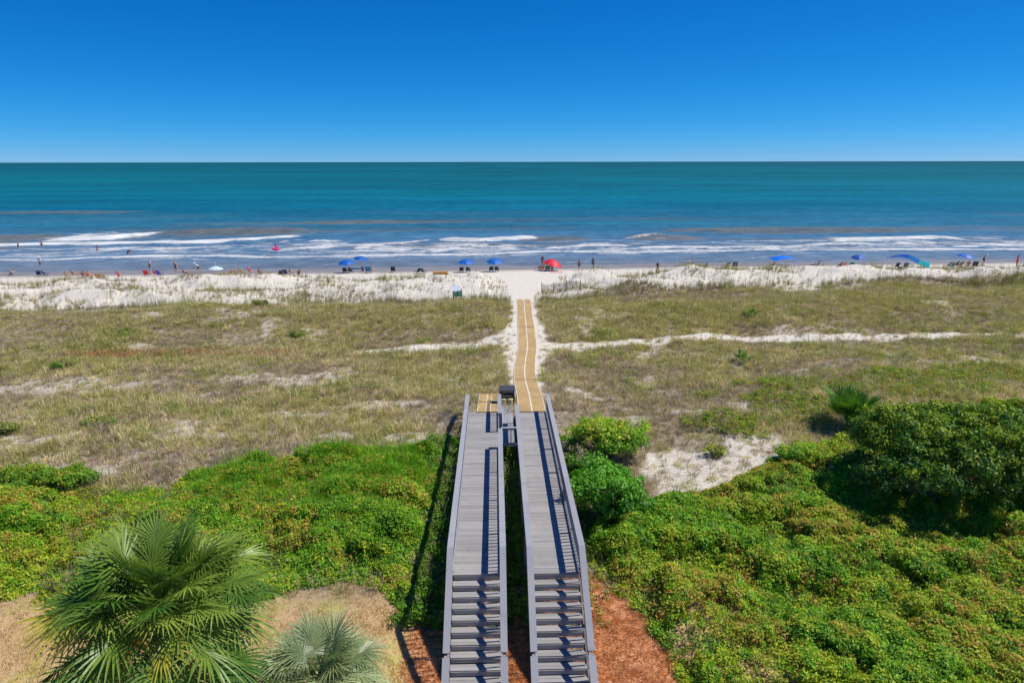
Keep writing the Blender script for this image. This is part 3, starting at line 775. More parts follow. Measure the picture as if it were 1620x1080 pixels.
# ================================================================== BOARDWALKS
M_DECK = mat_wood('weathered_deck', srgb(156, 153, 150), .2)
M_RAIL = mat_wood('weathered_rail', srgb(156, 157, 161), .12, 'Y')
M_RAILV = mat_wood('weathered_post', srgb(150, 148, 152), .16, 'X')
M_UNDER = mat_wood('old_joist', srgb(120, 112, 104), .2, 'Y')
Y0, Y1, ZD, RH = 19.62, 34.6, 3.0, 1.0
RUN, RISE, NST = .30, .207, 10
def boardwalk(xl, xr, label, gaps_right=None, left_from=None):
    xc = (xl + xr) / 2; wd = xr - xl
    root = empty('boardwalk', (xc, Y0, 0)); tag(root, label, 'boardwalk', 'twin boardwalks over the dune')
    L = lambda x, y, z: (x - xc, y - Y0, z)
    pm = [MB().box((0, 0, 0), (wd - .06 + dx, .1405, .036)).mesh('plank', M_DECK) for dx in (0, .012, -.01)]
    npl = int((Y1 - Y0) / .1455)
    for i in range(npl):
        y = Y0 + .07 + i * .1455
        link('plank', pm[i % 3], root, L(xc + random.gauss(0, .004), y, ZD - .018 + random.gauss(0, .0016)), (0, random.gauss(0, .0015), random.gauss(0, .0018)))
    # joists along the deck and cross beams
    for x in (xl + .08, xc, xr - .08):
        MB().box((0, 0, 0), (.045, Y1 - Y0 - .04, .18)).build('joist', M_UNDER, root, L(x, (Y0 + Y1) / 2, ZD - .13))
    # treads and risers
    tm = MB().box((0, 0, 0), (wd - .1, .142, .04)).mesh('tread_board', M_DECK); rm = MB().box((0, 0, 0), (wd - .14, .026, .135)).mesh('riser', M_DECK)
    for k in range(NST):
        zt, yf = ZD - RISE * (k + 1), Y0 - RUN * k
        for j in (0, 1):
            link('tread_board', tm, root, L(xc, yf - .045 - .147 * j - .03, zt - .02 + random.gauss(0, .002)), (0, 0, random.gauss(0, .003)))
        link('riser', rm, root, L(xc, yf + .0, zt + RISE - .109))
    yb, zb = Y0 - RUN * NST, ZD - RISE * NST
    for x in (xl + .02, xr - .02):
        MB().beam(L(x, Y0, ZD - .26), L(x, yb, zb - .26), .05, .28).build('stringer', M_UNDER, root)
    # rails
    bal = MB().box((0, 0, 0), (.036, .046, .80)).mesh('baluster', M_RAILV)
    for side, x in ((-1, xl), (1, xr)):
        y_end = Y1 if not (side < 0 and left_from) else left_from
        segs = [(Y0, y_end)]
        if side > 0 and gaps_right: segs = [(Y0, gaps_right[0]), (gaps_right[1], Y1)]
        for (a, b) in segs:
            # posts
            nb = max(1, round((b - a) / 2.45))
            ps = [a + (b - a) * i / nb for i in range(nb + 1)]
            for y in ps:
                y = min(max(y, a + .05), b - .05)
                zg = hz(x, y) - .3
                MB().box((0, 0, 0), (.09, .09, ZD + RH - .05 - zg)).build('post', M_RAILV, root, L(x + side * .03, y, (ZD + RH - .05 + zg) / 2))
            nc = max(1, round((b - a) / 4.9))
            for i in range(nc):
                ya, yb2 = a + (b - a) * i / nc, a + (b - a) * (i + 1) / nc
                MB().box((0, 0, 0), (.205, yb2 - ya - .006, .04)).build('rail_cap', M_RAIL, root, L(x + side * .02, (ya + yb2) / 2, ZD + RH - .02 + .002 * (i % 2)))
            MB().box((0, 0, 0), (.036, b - a - .02, .088)).build('top_rail', M_RAIL, root, L(x - side * .036, (a + b) / 2, ZD + RH - .086))
            MB().box((0, 0, 0), (.036, b - a - .02, .088)).build('bottom_rail', M_RAIL, root, L(x - side * .036, (a + b) / 2, ZD + .11))
            nbal = int((b - a) / .21)
            for i in range(1, nbal):
                link('baluster', bal, root, L(x + .001 * side, a + (b - a) * i / nbal, ZD + .48), (random.gauss(0, .004), random.gauss(0, .004), 0))
        # stair rail: two lengths with a joint
        sl = RISE / RUN
        def cp(y, dz=0): return L(x + side * .02, y, ZD + RH - .02 - (Y0 - y) * sl + dz)
        MB().beam(cp(Y0 + .02), cp(16.98), .205, .04).build('rail_cap', M_RAIL, root)
        MB().beam(cp(16.90, -.03), cp(15.6, -.03), .215, .04).build('rail_cap', M_RAIL, root)
        MB().beam(L(x - side * .036, Y0, ZD + RH - .086), L(x - side * .036, 15.7, ZD + RH - .086 - (Y0 - 15.7) * sl), .036, .088).build('top_rail', M_RAIL, root)
        for i in range(1, 19):
            y = Y0 - i * .205
            link('baluster', bal, root, L(x, y, ZD + .47 - (Y0 - y) * sl))
        for y in (18.3, 16.94):
            zt = ZD + RH - .06 - (Y0 - y) * sl; zg = hz(x, y) - .3
            MB().box((0, 0, 0), (.09, .09, zt - zg)).build('post', M_RAILV, root, L(x + side * .03, y, (zt + zg) / 2))
    return root
boardwalk(-1.49, .16, 'left grey plank boardwalk and stairs with a gap in its right railing', gaps_right=(29.75, 31.75))
boardwalk(1.07, 2.72, 'right grey plank boardwalk and stairs leading to the long tan mat', left_from=33.0)

# landing between the decks, cross rail and bin box
lr = empty('landing', (.6, 30.3, 0)); tag(lr, 'narrow plank landing between the far ends of the two boardwalks', 'landing')
lm = MB().box((0, 0, 0), (.137, 5.3, .036)).mesh('plank', M_RAIL)
for i in range(4): link('plank', lm, lr, (-.225 + i * .145, 2.75, 2.965 + .002 * (i % 2)))
MB().box((0, 0, 0), (.86, .11, .03)).build('plank', M_DECK, lr, (0, -.05, 2.90))
for y in (.1, 2.6, 5.2):
    MB().box((0, 0, 0), (.6, .05, .14)).build('joist', M_UNDER, lr, (0, y, 2.86))
    for sx in (-1, 1): MB().box((0, 0, 0), (.08, .08, 1.4)).build('post', M_UNDER, lr, (sx * .26, y + .07, 2.1))
MB().box((0, 0, 0), (.74, .175, .04)).build('rail_cap', M_RAIL, lr, (.015, -.45, 3.975))
MB().box((0, 0, 0), (.72, .036, .088)).build('top_rail', M_RAIL, lr, (.015, -.41, 3.90))
MB().box((0, 0, 0), (.72, .036, .088)).build('bottom_rail', M_RAIL, lr, (.015, -.41, 3.12))
for i in range(4): MB().box((0, 0, 0), (.036, .036, .72)).build('baluster', M_RAILV, lr, (-.27 + i * .18, -.41, 3.5))
M_DARK = mat_plain('dark_recycled_plastic', srgb(72, 74, 78), .45, .1)
M_BIN = mat_plain('pale_yellow_plastic', srgb(206, 196, 140), .5, .08)
br = empty('bin_station', (.62, 36.35, hz(.62, 36.35))); tag(br, 'dark bin station with two pale bins at the end of the landing', 'bin')
for sx in (-1, 1):
    for sy in (-1, 1): MB().box((0, 0, 0), (.06, .06, .86)).build('post', M_DARK, br, (sx * .38, sy * .24, .40))
MB().beam((0, -.30, .80), (0, .30, .93), .86, .035).build('lid', M_DARK, br)
for i in range(3): MB().box((0, 0, 0), (.02, .46, .2)).build('side_panel', M_DARK, br, (.42, 0, .2 + .22 * i))
for i in range(3): MB().box((0, 0, 0), (.72, .02, .2)).build('back_panel', M_DARK, br, (0, .28, .2 + .22 * i))
for sx in (-1, 1):
    b_ = MB().tube([(0, 0, 0), (0, 0, .30), (0, 0, .34), (0, 0, .36)], [.13, .15, .155, .12], 14).build('bin', M_BIN, br, (sx * .18, -.3, 0))

# ---- mats
M_MAT = None
t = NT('woven_mat')
mn = t.noise(60, 3); mn2 = t.noise(1.1, 4)
mc = t.mix(t.ramp(mn2, .3, .7), srgb(178, 148, 96), srgb(196, 166, 112)); mc = t.mix(t.math('MULTIPLY', t.ramp(mn, .4, .7), .3), mc, srgb(140, 106, 70))
mc = t.mix(t.math('MULTIPLY', t.ramp(t.noise(2.2, 5), .58, .72), .35), mc, srgb(214, 196, 170))
t.principled(mc, .9, t.bump(mn, .3, .005)); M_MAT = t.m
M_MATE = mat_plain('mat_edge_webbing', srgb(232, 222, 200), .8, .06)
M_SEAM = mat_plain('mat_seam', srgb(142, 104, 66), .9, .1)
def strip(fx, w_, ya, yb, dz, nseg, name, mat, parent):
    V, F = [], []
    for i in range(nseg + 1):
        y = ya + (yb - ya) * i / nseg; c0 = fx(y)
        for j in range(4):
            x = c0 + (j / 3 - .5) * w_
            V.append((x, y, hz(x, y) + dz))
    m = len(V)
    V += [(v[0], v[1], v[2] - .012) for v in V]
    for i in range(nseg):
        for j in range(3):
            q = i * 4 + j
            F.append((q, q + 1, q + 5, q + 4)); F.append((m + q, m + q + 4, m + q + 5, m + q + 1))
        F.append((i * 4, i * 4 + 4, m + i * 4 + 4, m + i * 4)); F.append((i * 4 + 3, m + i * 4 + 3, m + i * 4 + 7, i * 4 + 7))
    F.append((0, m, m + 1, 1)); F.append((1, m + 1, m + 2, 2)); F.append((2, m + 2, m + 3, 3))
    q = nseg * 4
    for j in range(3): F.append((q + j, q + j + 1, m + q + j + 1, m + q + j))
    me = bpy.data.meshes.new(name); me.from_pydata(V, [], F); me.update(); me.materials.append(mat)
    return link(name, me, parent)
def access_mat(label, fx, cuts, halves, grp='tan access mats'):
    r = empty('access_mat', (0, 0, 0)); tag(r, label, 'mat', grp)
    for i in range(len(cuts) - 1):
        ya, yb = cuts[i], cuts[i + 1]; ns = max(4, int((yb - ya) / .4))
        for h_ in halves:
            s_ = strip(lambda y: fx(y) + h_ * .372, .75, ya + .01, yb - .01, .05, ns, 'mat_roll', M_MAT, r)
            for e in (-1, 1):
                strip(lambda y: fx(y) + h_ * .372 + e * .352, .035, ya + .01, yb - .01, .056, ns, 'edge_webbing', M_MATE, s_)
    for y in cuts[1:-1]:
        strip(lambda q: fx(q), 1.46, y - .06, y + .06, .062, 2, 'seam_strip', M_SEAM, r)
    return r
c1 = at(830, 600, 2.5)[1]; c2 = at(830, 519, 1.65)[1]; c3 = at(828, 474, 1.45)[1]
access_mat('long tan mat of two rolls running from the right boardwalk to the beach', lambda y: float(mat_x(y)), [34.66, c1, c2, c3], (-1, 1))
access_mat('short tan mat at the end of the left boardwalk', lambda y: -.45 + .02 * (y - 34), [34.66, 36.4, 38.4], (-.62, .62))

# ================================================================== PALMS
def frond(rg, C, az, el, pet, blade, nseg, droop, half=2.35, thin=1.0, cup=.18):
    """one fan leaf with its stalk: vertices and faces"""
    V, F = [], []
    up = np.array([0, 0, 1.]); e = el; p = np.array(C, float); pts = [p.copy()]
    for i in range(5):
        d = np.array([math.cos(e) * math.cos(az), math.cos(e) * math.sin(az), math.sin(e)])
        p = p + d * pet / 5; pts.append(p.copy()); e -= droop * .11
    s_ = np.cross(d, up); s_ /= np.linalg.norm(s_) + 1e-9; nrm = np.cross(s_, d)
    for i in range(6):                                  # stalk
        w_ = .022 * (1.5 - .12 * i)
        q = pts[i]; V += [q - s_ * w_, q + s_ * w_, q - nrm * w_ * 1.2]
    for i in range(5):
        for a_, b_ in ((0, 1), (1, 2), (2, 0)): F.append((i * 3 + a_, i * 3 + b_, i * 3 + 3 + b_, i * 3 + 3 + a_))
    P = pts[-1]; tw = rg.normal(0, .3)
    s2 = s_ * math.cos(tw) + nrm * math.sin(tw); n2_ = np.cross(s2, d)
    T = (0, .22, .45, .7, 1.0); PW = (.25, .8, 1.0, .62, .03)
    for i in range(nseg):
        u = (i / (nseg - 1)) * 2 - 1; ph = u * half + rg.normal(0, .02)
        st = P + d * blade * .3 * (1 - abs(u)) ** 1.2
        e2 = math.cos(ph) * d + math.sin(ph) * s2 + n2_ * (cup * abs(u) + rg.normal(0, .04)); e2 /= np.linalg.norm(e2)
        L = blade * (1 - .32 * u * u) * rg.uniform(.88, 1.05); dr = droop * rg.uniform(.6, 1.4) * .42
        wmax = thin * L * .46 * (2 * half / nseg) * .62
        wv = np.cross(e2, n2_); wv /= np.linalg.norm(wv) + 1e-9; k = len(V)
        for t_, pw in zip(T, PW):
            q = st + e2 * L * t_ + np.array([0, 0, -dr * L * t_ ** 2.3])
            V += [q - wv * wmax * pw, q - n2_ * wmax * pw * .55, q + wv * wmax * pw]
        for j in range(4):
            F.append((k + 3 * j, k + 3 * j + 1, k + 3 * j + 4, k + 3 * j + 3)); F.append((k + 3 * j + 1, k + 3 * j + 2, k + 3 * j + 5, k + 3 * j + 4))
    return np.array(V), F
def trunk_mesh(rg, p0, p1, r0, r1, mat):
    n_, V, F = 12, [], []
    ns = max(6, int((p1[2] - p0[2]) / .16))
    for i in range(ns + 1):
        t_ = i / ns; c0 = np.array(p0) * (1 - t_) + np.array(p1) * t_
        c0 = c0 + np.array([.12 * math.sin(3 * t_), .1 * math.sin(2.2 * t_ + 1), 0]) * t_ * (1 - t_) * 3
        rr = (r0 * (1 - t_) + r1 * t_) * (1 + .09 * (i % 2))
        for k in range(n_):
            a_ = 2 * math.pi * k / n_; q = rr * (1 + rg.normal(0, .05)); V.append((c0[0] + q * math.cos(a_), c0[1] + q * math.sin(a_), c0[2]))
    for i in range(ns):
        for k in range(n_): F.append((i * n_ + k, i * n_ + (k + 1) % n_, (i + 1) * n_ + (k + 1) % n_, (i + 1) * n_ + k))
    F.append(tuple(range(ns * n_, ns * n_ + n_)))
    me = bpy.data.meshes.new('trunk'); me.from_pydata(V, [], F); me.update(); me.materials.append(mat); return me
M_TRUNK = mat_wood('palm_trunk', srgb(120, 104, 86), .3, 'X')
def mat_frond(name, a, b, gloss=.1):
    t = NT(name)
    r = t.node('ShaderNodeObjectInfo').outputs['Random']; n_ = t.noise(3.0, 4)
    f_ = t.math('ADD', t.math('MULTIPLY', r, .7), t.math('MULTIPLY', n_, .4))
    col = t.mix(t.ramp(f_, .15, .9), a, b)
    d = t.node('ShaderNodeBsdfDiffuse', {'Color': col}); tr = t.node('ShaderNodeBsdfTranslucent', {'Color': t.mix(1.0, col, (1., 1.15, .5), 'MULTIPLY')})
    m1 = t.node('ShaderNodeMixShader', {0: .25, 1: d.outputs[0], 2: tr.outputs[0]})
    g_ = t.node('ShaderNodeBsdfGlossy', {'Color': (.95, .98, 1), 'Roughness': .38}); m2 = t.node('ShaderNodeMixShader', {0: gloss, 1: m1.outputs[0], 2: g_.outputs[0]})
    t.l.new(m2.outputs[0], t.out.inputs[0]); return t.m
M_FROND = mat_frond('palm_frond_green', srgb(80, 120, 44), srgb(150, 172, 74), .025)
M_FRONDY = mat_frond('palm_frond_yellow', srgb(176, 172, 56), srgb(200, 190, 80), .03)
M_SILVER = mat_frond('palm_frond_silver', srgb(126, 146, 100), srgb(176, 186, 134), .03)
M_DRYF = mat_frond('palm_frond_dry', srgb(130, 112, 84), srgb(172, 152, 118), .04)
M_DKF = mat_frond('palm_frond_dark', srgb(84, 134, 48), srgb(124, 166, 64), .03)
def palm(label, base, crown, n, pet, blade, nseg, mats, seed, r0=.19, thin=1.0, els=(1.35, -.55), droop=(.25, .8), half=2.35, drymat=None, ndry=0, name='fan_palm', group=None):
    rg = np.random.default_rng(seed)
    root = empty(name, base); tag(root, label, 'palm tree', group)
    B = np.array(base); C = np.array(crown)
    link('trunk', trunk_mesh(rg, (0, 0, -.2), tuple(C - B), r0 * 1.15, r0, M_TRUNK), root)
    for i in range(n):
        t_ = (i + .5) / n; el = els[0] + (els[1] - els[0]) * t_ ** .85 + rg.normal(0, .08); az = i * 2.39996 + rg.normal(0, .25)
        dr = droop[0] + (droop[1] - droop[0]) * t_
        pl = pet * (.6 + .5 * min(1, t_ * 1.6)) * rg.uniform(.62, 1.12)
        V, F = frond(rg, C - B + np.array([.09 * math.cos(az), .09 * math.sin(az), .25 * (1 - t_)]), az, el, pl, blade * rg.uniform(.88, 1.1), nseg, dr, half, thin)
        me = bpy.data.meshes.new('frond'); me.from_pydata([tuple(v) for v in V], [], F); me.update()
        me.materials.append(drymat if (drymat and i >= n - ndry) else mats[0] if rg.uniform() < .92 else mats[1])
        link('frond', me, root)
    return root
pc = at(256, 968, 6.3); pb = (pc[0] - .3, pc[1] + .2, hz(pc[0], pc[1]))
palm('large green fan palm with yellowing fronds in the lower left', pb, pc, 118, 1.6, .95, 34, (M_FROND, M_FRONDY), 3, thin=.74, els=(1.4, -.75), droop=(.4, 1.0), drymat=M_DRYF, ndry=9, group='fan palms by the lawn')
pc = at(508, 1076, 4.7); pb = (pc[0] + .2, pc[1] + .2, hz(pc[0], pc[1]))
palm('smaller silvery green fan palm with drooping thread tips at the bottom edge', pb, pc, 60, .75, .86, 40, (M_SILVER, M_SILVER), 5, r0=.17, thin=.6, droop=(.5, 1.6), drymat=M_DRYF, ndry=4, group='fan palms by the lawn')
pc = ground(1342, 674); pk = (pc[0], pc[1], pc[2] + .25)
palm('lone small dark fan palm standing in the scrub beside the big shrub', tuple(pc), pk, 30, .95, 1.05, 28, (M_DKF, M_FROND), 8, r0=.12, thin=.8, els=(1.5, .7), droop=(.15, .5), half=1.9)
for lab, px, py, sz in (('tiny green fan palm seedling high on the right grass ridge', 1186, 502, .62), ('small green palm seedling in the grass below the sandy trail', 1173, 573, .62)):
    pc = ground(px, py)
    palm(lab, tuple(pc), (pc[0], pc[1], pc[2] + .12), 9, .35 * sz / .6, .5 * sz / .6, 16, (M_DKF, M_FROND), 20 + px, r0=.05, els=(1.4, .2), droop=(.1, .4), half=1.7, name='palm_seedling')

# ================================================================== SHRUBS
M_BARK = mat_wood('shrub_bark', srgb(96, 84, 72), .25, 'X')
def shrub(label, base, lobes, nleaf, leaf, cols, wts, seed, bare=0, name='shrub', cat='shrub', group=None):
    """lobes: (dx, dy, dz, rx, ry, rz) from the base; leaves fill a shell of each lobe"""
    rg = np.random.default_rng(seed); root = empty(name, tuple(base)); tag(root, label, cat, group)
    tb = MB()
    for (dx, dy, dz, rx, ry, rz) in lobes:
        mid = (dx * .45 + rg.normal(0, .08), dy * .45 + rg.normal(0, .08), dz * .45)
        tb.tube([(rg.normal(0, .05), rg.normal(0, .05), -.2), mid, (dx, dy, dz)], [.07, .05, .025], 6)
        for j in range(5):
            d = rg.normal(0, 1, 3); d /= np.linalg.norm(d); d[2] = abs(d[2]) * .7
            tb.tube([mid, (dx + d[0] * rx * .5, dy + d[1] * ry * .5, dz + d[2] * rz * .4), (dx + d[0] * rx * .95, dy + d[1] * ry * .95, dz + d[2] * rz * .95)], [.03, .02, .008], 5)
    tb.build('trunk', M_BARK, root)
    Lo = np.array(lobes); vol = Lo[:, 3] * Lo[:, 4] + Lo[:, 4] * Lo[:, 5]
    cr_ = leaf * 2.6                                     # leaf clumps over the lobes
    ncl = max(30, int(nleaf / 55)); k = rg.choice(len(lobes), ncl, p=vol / vol.sum())
    dc = rg.normal(0, 1, (ncl, 3)); dc[:, 2] = np.where(dc[:, 2] < -.2, -dc[:, 2], dc[:, 2]); dc /= np.linalg.norm(dc, axis=1)[:, None]
    bumpn = fbm(dc[:, 0] * 2.6 + k * 5.1 + 50, dc[:, 1] * 2.6 + dc[:, 2] * 2.1 + 50, seed, 3)
    rr = (.62 + .6 * bumpn) * rg.uniform(.82, 1.12, ncl)
    cc0 = Lo[k, :3] + dc * Lo[k, 3:] * rr[:, None]
    inside = np.zeros(ncl)
    for l in Lo: inside = np.maximum(inside, 1.0 * (np.sum(((cc0 - l[:3]) / (l[3:] * .62)) ** 2, 1) < 1))
    keepc = (inside < .5) | (rg.uniform(0, 1, ncl) < .2); cc0, dc = cc0[keepc], dc[keepc]; ncl = len(cc0)
    csz = rg.uniform(.6, 1.35, ncl) * cr_
    ci = rg.integers(0, ncl, nleaf)
    d = rg.normal(0, 1, (nleaf, 3)) + dc[ci] * .7; d /= np.linalg.norm(d, axis=1)[:, None]
    c0 = cc0[ci] + d * (csz[ci] * rg.uniform(.35, 1.05, nleaf))[:, None] * np.array([1.1, 1.1, .75])
    ok = c0[:, 2] > -.1
    c0, d, ci = c0[ok], d[ok], ci[ok]; m = len(c0)
    nr = d * .8 + rg.normal(0, .5, (m, 3)) + np.array([0, 0, .35]); nr /= np.linalg.norm(nr, axis=1)[:, None]
    ax = np.cross(nr, rg.normal(0, 1, (m, 3))); ax /= np.linalg.norm(ax, axis=1)[:, None]; bx = np.cross(nr, ax)
    L = (leaf * rg.uniform(.7, 1.3, m))[:, None]; W = L * .5
    V = np.stack([c0 - ax * L / 2, c0 + bx * W / 2, c0 + ax * L / 2 - nr * L * .12, c0 - bx * W / 2], 1).reshape(-1, 3)
    q = np.arange(m) * 4
    T = np.concatenate([np.stack([q, q + 1, q + 2], 1), np.stack([q, q + 2, q + 3], 1)])
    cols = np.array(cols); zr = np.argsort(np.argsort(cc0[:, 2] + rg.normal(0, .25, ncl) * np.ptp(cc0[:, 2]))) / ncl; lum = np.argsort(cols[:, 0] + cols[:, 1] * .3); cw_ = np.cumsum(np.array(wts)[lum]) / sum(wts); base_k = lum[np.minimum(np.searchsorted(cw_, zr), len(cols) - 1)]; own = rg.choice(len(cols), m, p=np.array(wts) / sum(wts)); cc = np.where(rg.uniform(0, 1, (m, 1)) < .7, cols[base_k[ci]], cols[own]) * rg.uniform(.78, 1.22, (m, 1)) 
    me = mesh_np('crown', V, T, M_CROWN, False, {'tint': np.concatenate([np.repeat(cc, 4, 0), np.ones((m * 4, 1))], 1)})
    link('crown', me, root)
    return root
M_CROWN = mat_leaf('shrub_leaf', instancer=False, trans=.26, gloss=.025, rough=.55)
def lobes_round(w_, dpt, h_, n_, seed):
    rg = np.random.default_rng(seed); out = [(0, 0, h_ * .45, w_ * .36, dpt * .36, h_ * .42)]
    for i in range(n_):
        a_ = i * 2.4 + rg.uniform(0, .5); q = rg.uniform(.22, .34)
        r_ = rg.uniform(.17, .25)
        out.append((math.cos(a_) * w_ * q, math.sin(a_) * dpt * q, h_ * rg.uniform(.3, .74), w_ * r_, dpt * r_, h_ * rg.uniform(.2, .3)))
    return out
b = ground(962, 722)
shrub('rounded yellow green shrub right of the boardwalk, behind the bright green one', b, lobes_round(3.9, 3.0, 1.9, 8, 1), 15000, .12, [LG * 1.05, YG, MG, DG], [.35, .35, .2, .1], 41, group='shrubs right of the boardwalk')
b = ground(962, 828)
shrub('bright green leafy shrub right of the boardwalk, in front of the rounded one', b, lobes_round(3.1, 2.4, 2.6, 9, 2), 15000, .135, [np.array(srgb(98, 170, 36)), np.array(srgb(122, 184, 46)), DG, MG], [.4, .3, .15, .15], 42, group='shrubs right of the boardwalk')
b = ground(906, 745)
shrub('sparse dark shrub squeezed against the right railing', b, lobes_round(1.5, 2.6, 1.5, 5, 3), 4200, .12, [DG, MG, GB * .7], [.5, .3, .2], 43)
b = ground(1520, 830) + np.array([.3, 1.5, 0])
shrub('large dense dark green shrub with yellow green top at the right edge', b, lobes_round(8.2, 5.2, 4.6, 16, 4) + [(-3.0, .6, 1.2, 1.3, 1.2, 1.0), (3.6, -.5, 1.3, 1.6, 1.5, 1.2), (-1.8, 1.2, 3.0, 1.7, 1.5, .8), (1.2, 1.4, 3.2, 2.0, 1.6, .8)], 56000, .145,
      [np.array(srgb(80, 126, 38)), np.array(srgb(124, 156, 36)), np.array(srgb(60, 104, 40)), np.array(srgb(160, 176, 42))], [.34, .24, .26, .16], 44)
b = ground(1350, 760)
shrub('grey green twiggy bush left of the large dark shrub', b, lobes_round(2.6, 2.2, 1.2, 6, 5), 6000, .12, [np.array(srgb(84, 104, 62)), DG, GB * .8], [.5, .3, .2], 45)
b = ground(1272, 735)
shrub('small green bush at the edge of the bare sand slope', b, lobes_round(2.6, 1.7, 1.0, 6, 6), 6500, .11, [LG, MG, YG], [.4, .4, .2], 46)
b = ground(1130, 722)
shrub('tiny olive bush growing on the bare sand slope', b, lobes_round(1.1, .9, .5, 4, 7), 1300, .09, [np.array(srgb(120, 130, 60)), YG], [.6, .4], 47)
for i, (lab, px, py, wd, ht) in enumerate([('low bright bush on the left ridge near the sand patches', 180, 530, 3.6, .45), ('dark green bush on the crest of the left sandy bank', 106, 582, 2.2, .6),
                                          ('low green bush below the sandy bank at left', 158, 674, 1.5, .5), ('small green bush at the far left edge of the grass', 8, 686, 1.2, .5),
                                          ('small dark bush on top of the left grass ridge', 412, 484, 1.6, .6), ('little green bush low on the left ridge', 470, 532, 1.6, .5),
                                          ('green bush at the left end of the thicket edge', 40, 770, 2.6, 1.0), ('dark green bush beside the gap in the thicket at left', 108, 775, 2.4, 1.1)]):
    b = ground(px, py)
    shrub(lab, b, lobes_round(wd, wd * .7, ht, 5, 50 + i), int(1200 + 700 * wd) * (1 if i < 6 else 3), .1, [OL * .8, MG * .8, YG * .7, DG * .8] if i < 6 else [LG * .8, MG * .85, YG * .7, DG], [.3, .3, .2, .2], 60 + i, group='small bushes on the left dunes')

# ================================================================== BEACH THINGS
PM = {}
def paint(c, rough=.6, var=.06):
    key = (c, rough)
    if key not in PM: PM[key] = mat_plain('paint_%02x%02x%02x' % c, srgb(*c), rough, var, 12.0)
    return PM[key]
# ---- umbrella
def umbrella_meshes(R, rise, flat=1.0):
    n, rings = 16, 5; V, F = [], []
    for k, off in ((0, 0.0), (1, -.018)):
        V.append((0, 0, rise + off))
        for r_ in range(1, rings + 1):
            t_ = r_ / rings
            for i in range(n):
                a_ = 2 * math.pi * i / n; sc_ = 1 - (.035 * (i % 2)) * t_
                V.append((R * t_ * sc_ * math.cos(a_), R * t_ * sc_ * math.sin(a_), rise * (1 - t_ ** 1.8) - .03 * (i % 2) * t_ + off))
    N = 1 + n * rings
    for k in (0, 1):
        b_ = k * N
        for i in range(n):
            j = (i + 1) % n; f_ = (b_, b_ + 1 + i, b_ + 1 + j); F.append(f_ if not k else f_[::-1])
            for r_ in range(rings - 1):
                p_ = b_ + 1 + r_ * n; f_ = (p_ + i, p_ + n + i, p_ + n + j, p_ + j); F.append(f_ if not k else f_[::-1])
    for i in range(n):
        j = (i + 1) % n; p_ = 1 + (rings - 1) * n; F.append((p_ + i, N + p_ + i, N + p_ + j, p_ + j))
    me = bpy.data.meshes.new('canopy'); me.from_pydata(V, [], F); me.update(); return me
UM = umbrella_meshes(1.18, .42); UMS = umbrella_meshes(.98, .38)
POLE = MB().tube([(0, 0, -.3), (0, 0, 1.9)], .022, 8).mesh('pole'); FIN = MB().tube([(0, 0, 0), (0, 0, .05), (0, 0, .1)], [.03, .035, .008], 8).mesh('finial')
RIB = MB().tube([(0, 0, -.02), (.55, 0, -.11), (1.12, 0, -.40)], .008, 5).mesh('rib')
M_WHITE = paint((226, 226, 222)); M_STEEL = paint((150, 152, 156), .4)
def umbrella(label, px, py, col, tilt=(0, 0), small=False, hgt=1.5, group='blue beach umbrellas'):
    p_ = ground(px, py); r = empty('beach_umbrella', tuple(p_), random.uniform(0, 1)); tag(r, label, 'umbrella', group)
    link('pole', POLE, r, mat=M_WHITE)
    cn = link('canopy', UMS if small else UM, r, (0, 0, hgt), (tilt[0], tilt[1], 0), paint(col, .55))
    link('finial', FIN, cn, (0, 0, .40), mat=M_WHITE)
    for i in range(8): link('rib', RIB, cn, (0, 0, .38), (0, 0, i * math.pi / 4), M_WHITE)
    return r
BLUE = (4, 98, 184); NAVY = (22, 44, 128)
umbrella('blue umbrella over two lounge chairs, front one of the left pair', 549, 432, BLUE, (.12, -.1))
umbrella('darker blue umbrella of the left pair, standing nearer the water', 572, 425, (4, 84, 168), (.15, .1))
umbrella('blue umbrella over two chairs just right of the wooden box', 738, 431, BLUE, (.1, -.08))
umbrella('blue umbrella over two chairs nearest the sandy beach gap', 783, 430, BLUE, (.14, -.16))
umbrella('small two-tone blue umbrella between the canopy and the flapping sail', 1356, 423, (6, 84, 176), (.1, -.22), True)
umbrella('blue umbrella over a crowded group near the right edge', 1525, 422, (6, 100, 186), (.1, .1))
umbrella('low white umbrella behind the dune at left', 343, 437, (206, 226, 240), (.0, .05), True, 1.02, 'lone umbrellas')
# red arched shade
p_ = ground(873, 428); rr_ = empty('red_shade', tuple(p_), .1); tag(rr_, 'red arched sun shade beside the sandy beach gap', 'sun shade')
link('canopy', umbrella_meshes(1.38, .72), rr_, (.05, -.1, .95), (.1, .24, 0), paint((226, 24, 48), .5))
for i_ in range(8):
    a_ = i_ * math.pi / 4; MB().tube([(0, 0, .69), (.65 * math.cos(a_), .65 * math.sin(a_), .5), (1.3 * math.cos(a_), 1.3 * math.sin(a_), -.01)], .01, 5).build('rib', M_WHITE, rr_, (.05, -.1, .95), (.1, .24, 0))
MB().tube([(0, .35, -.3), (.02, .1, 1.62)], .022, 8).build('pole', M_WHITE, rr_)
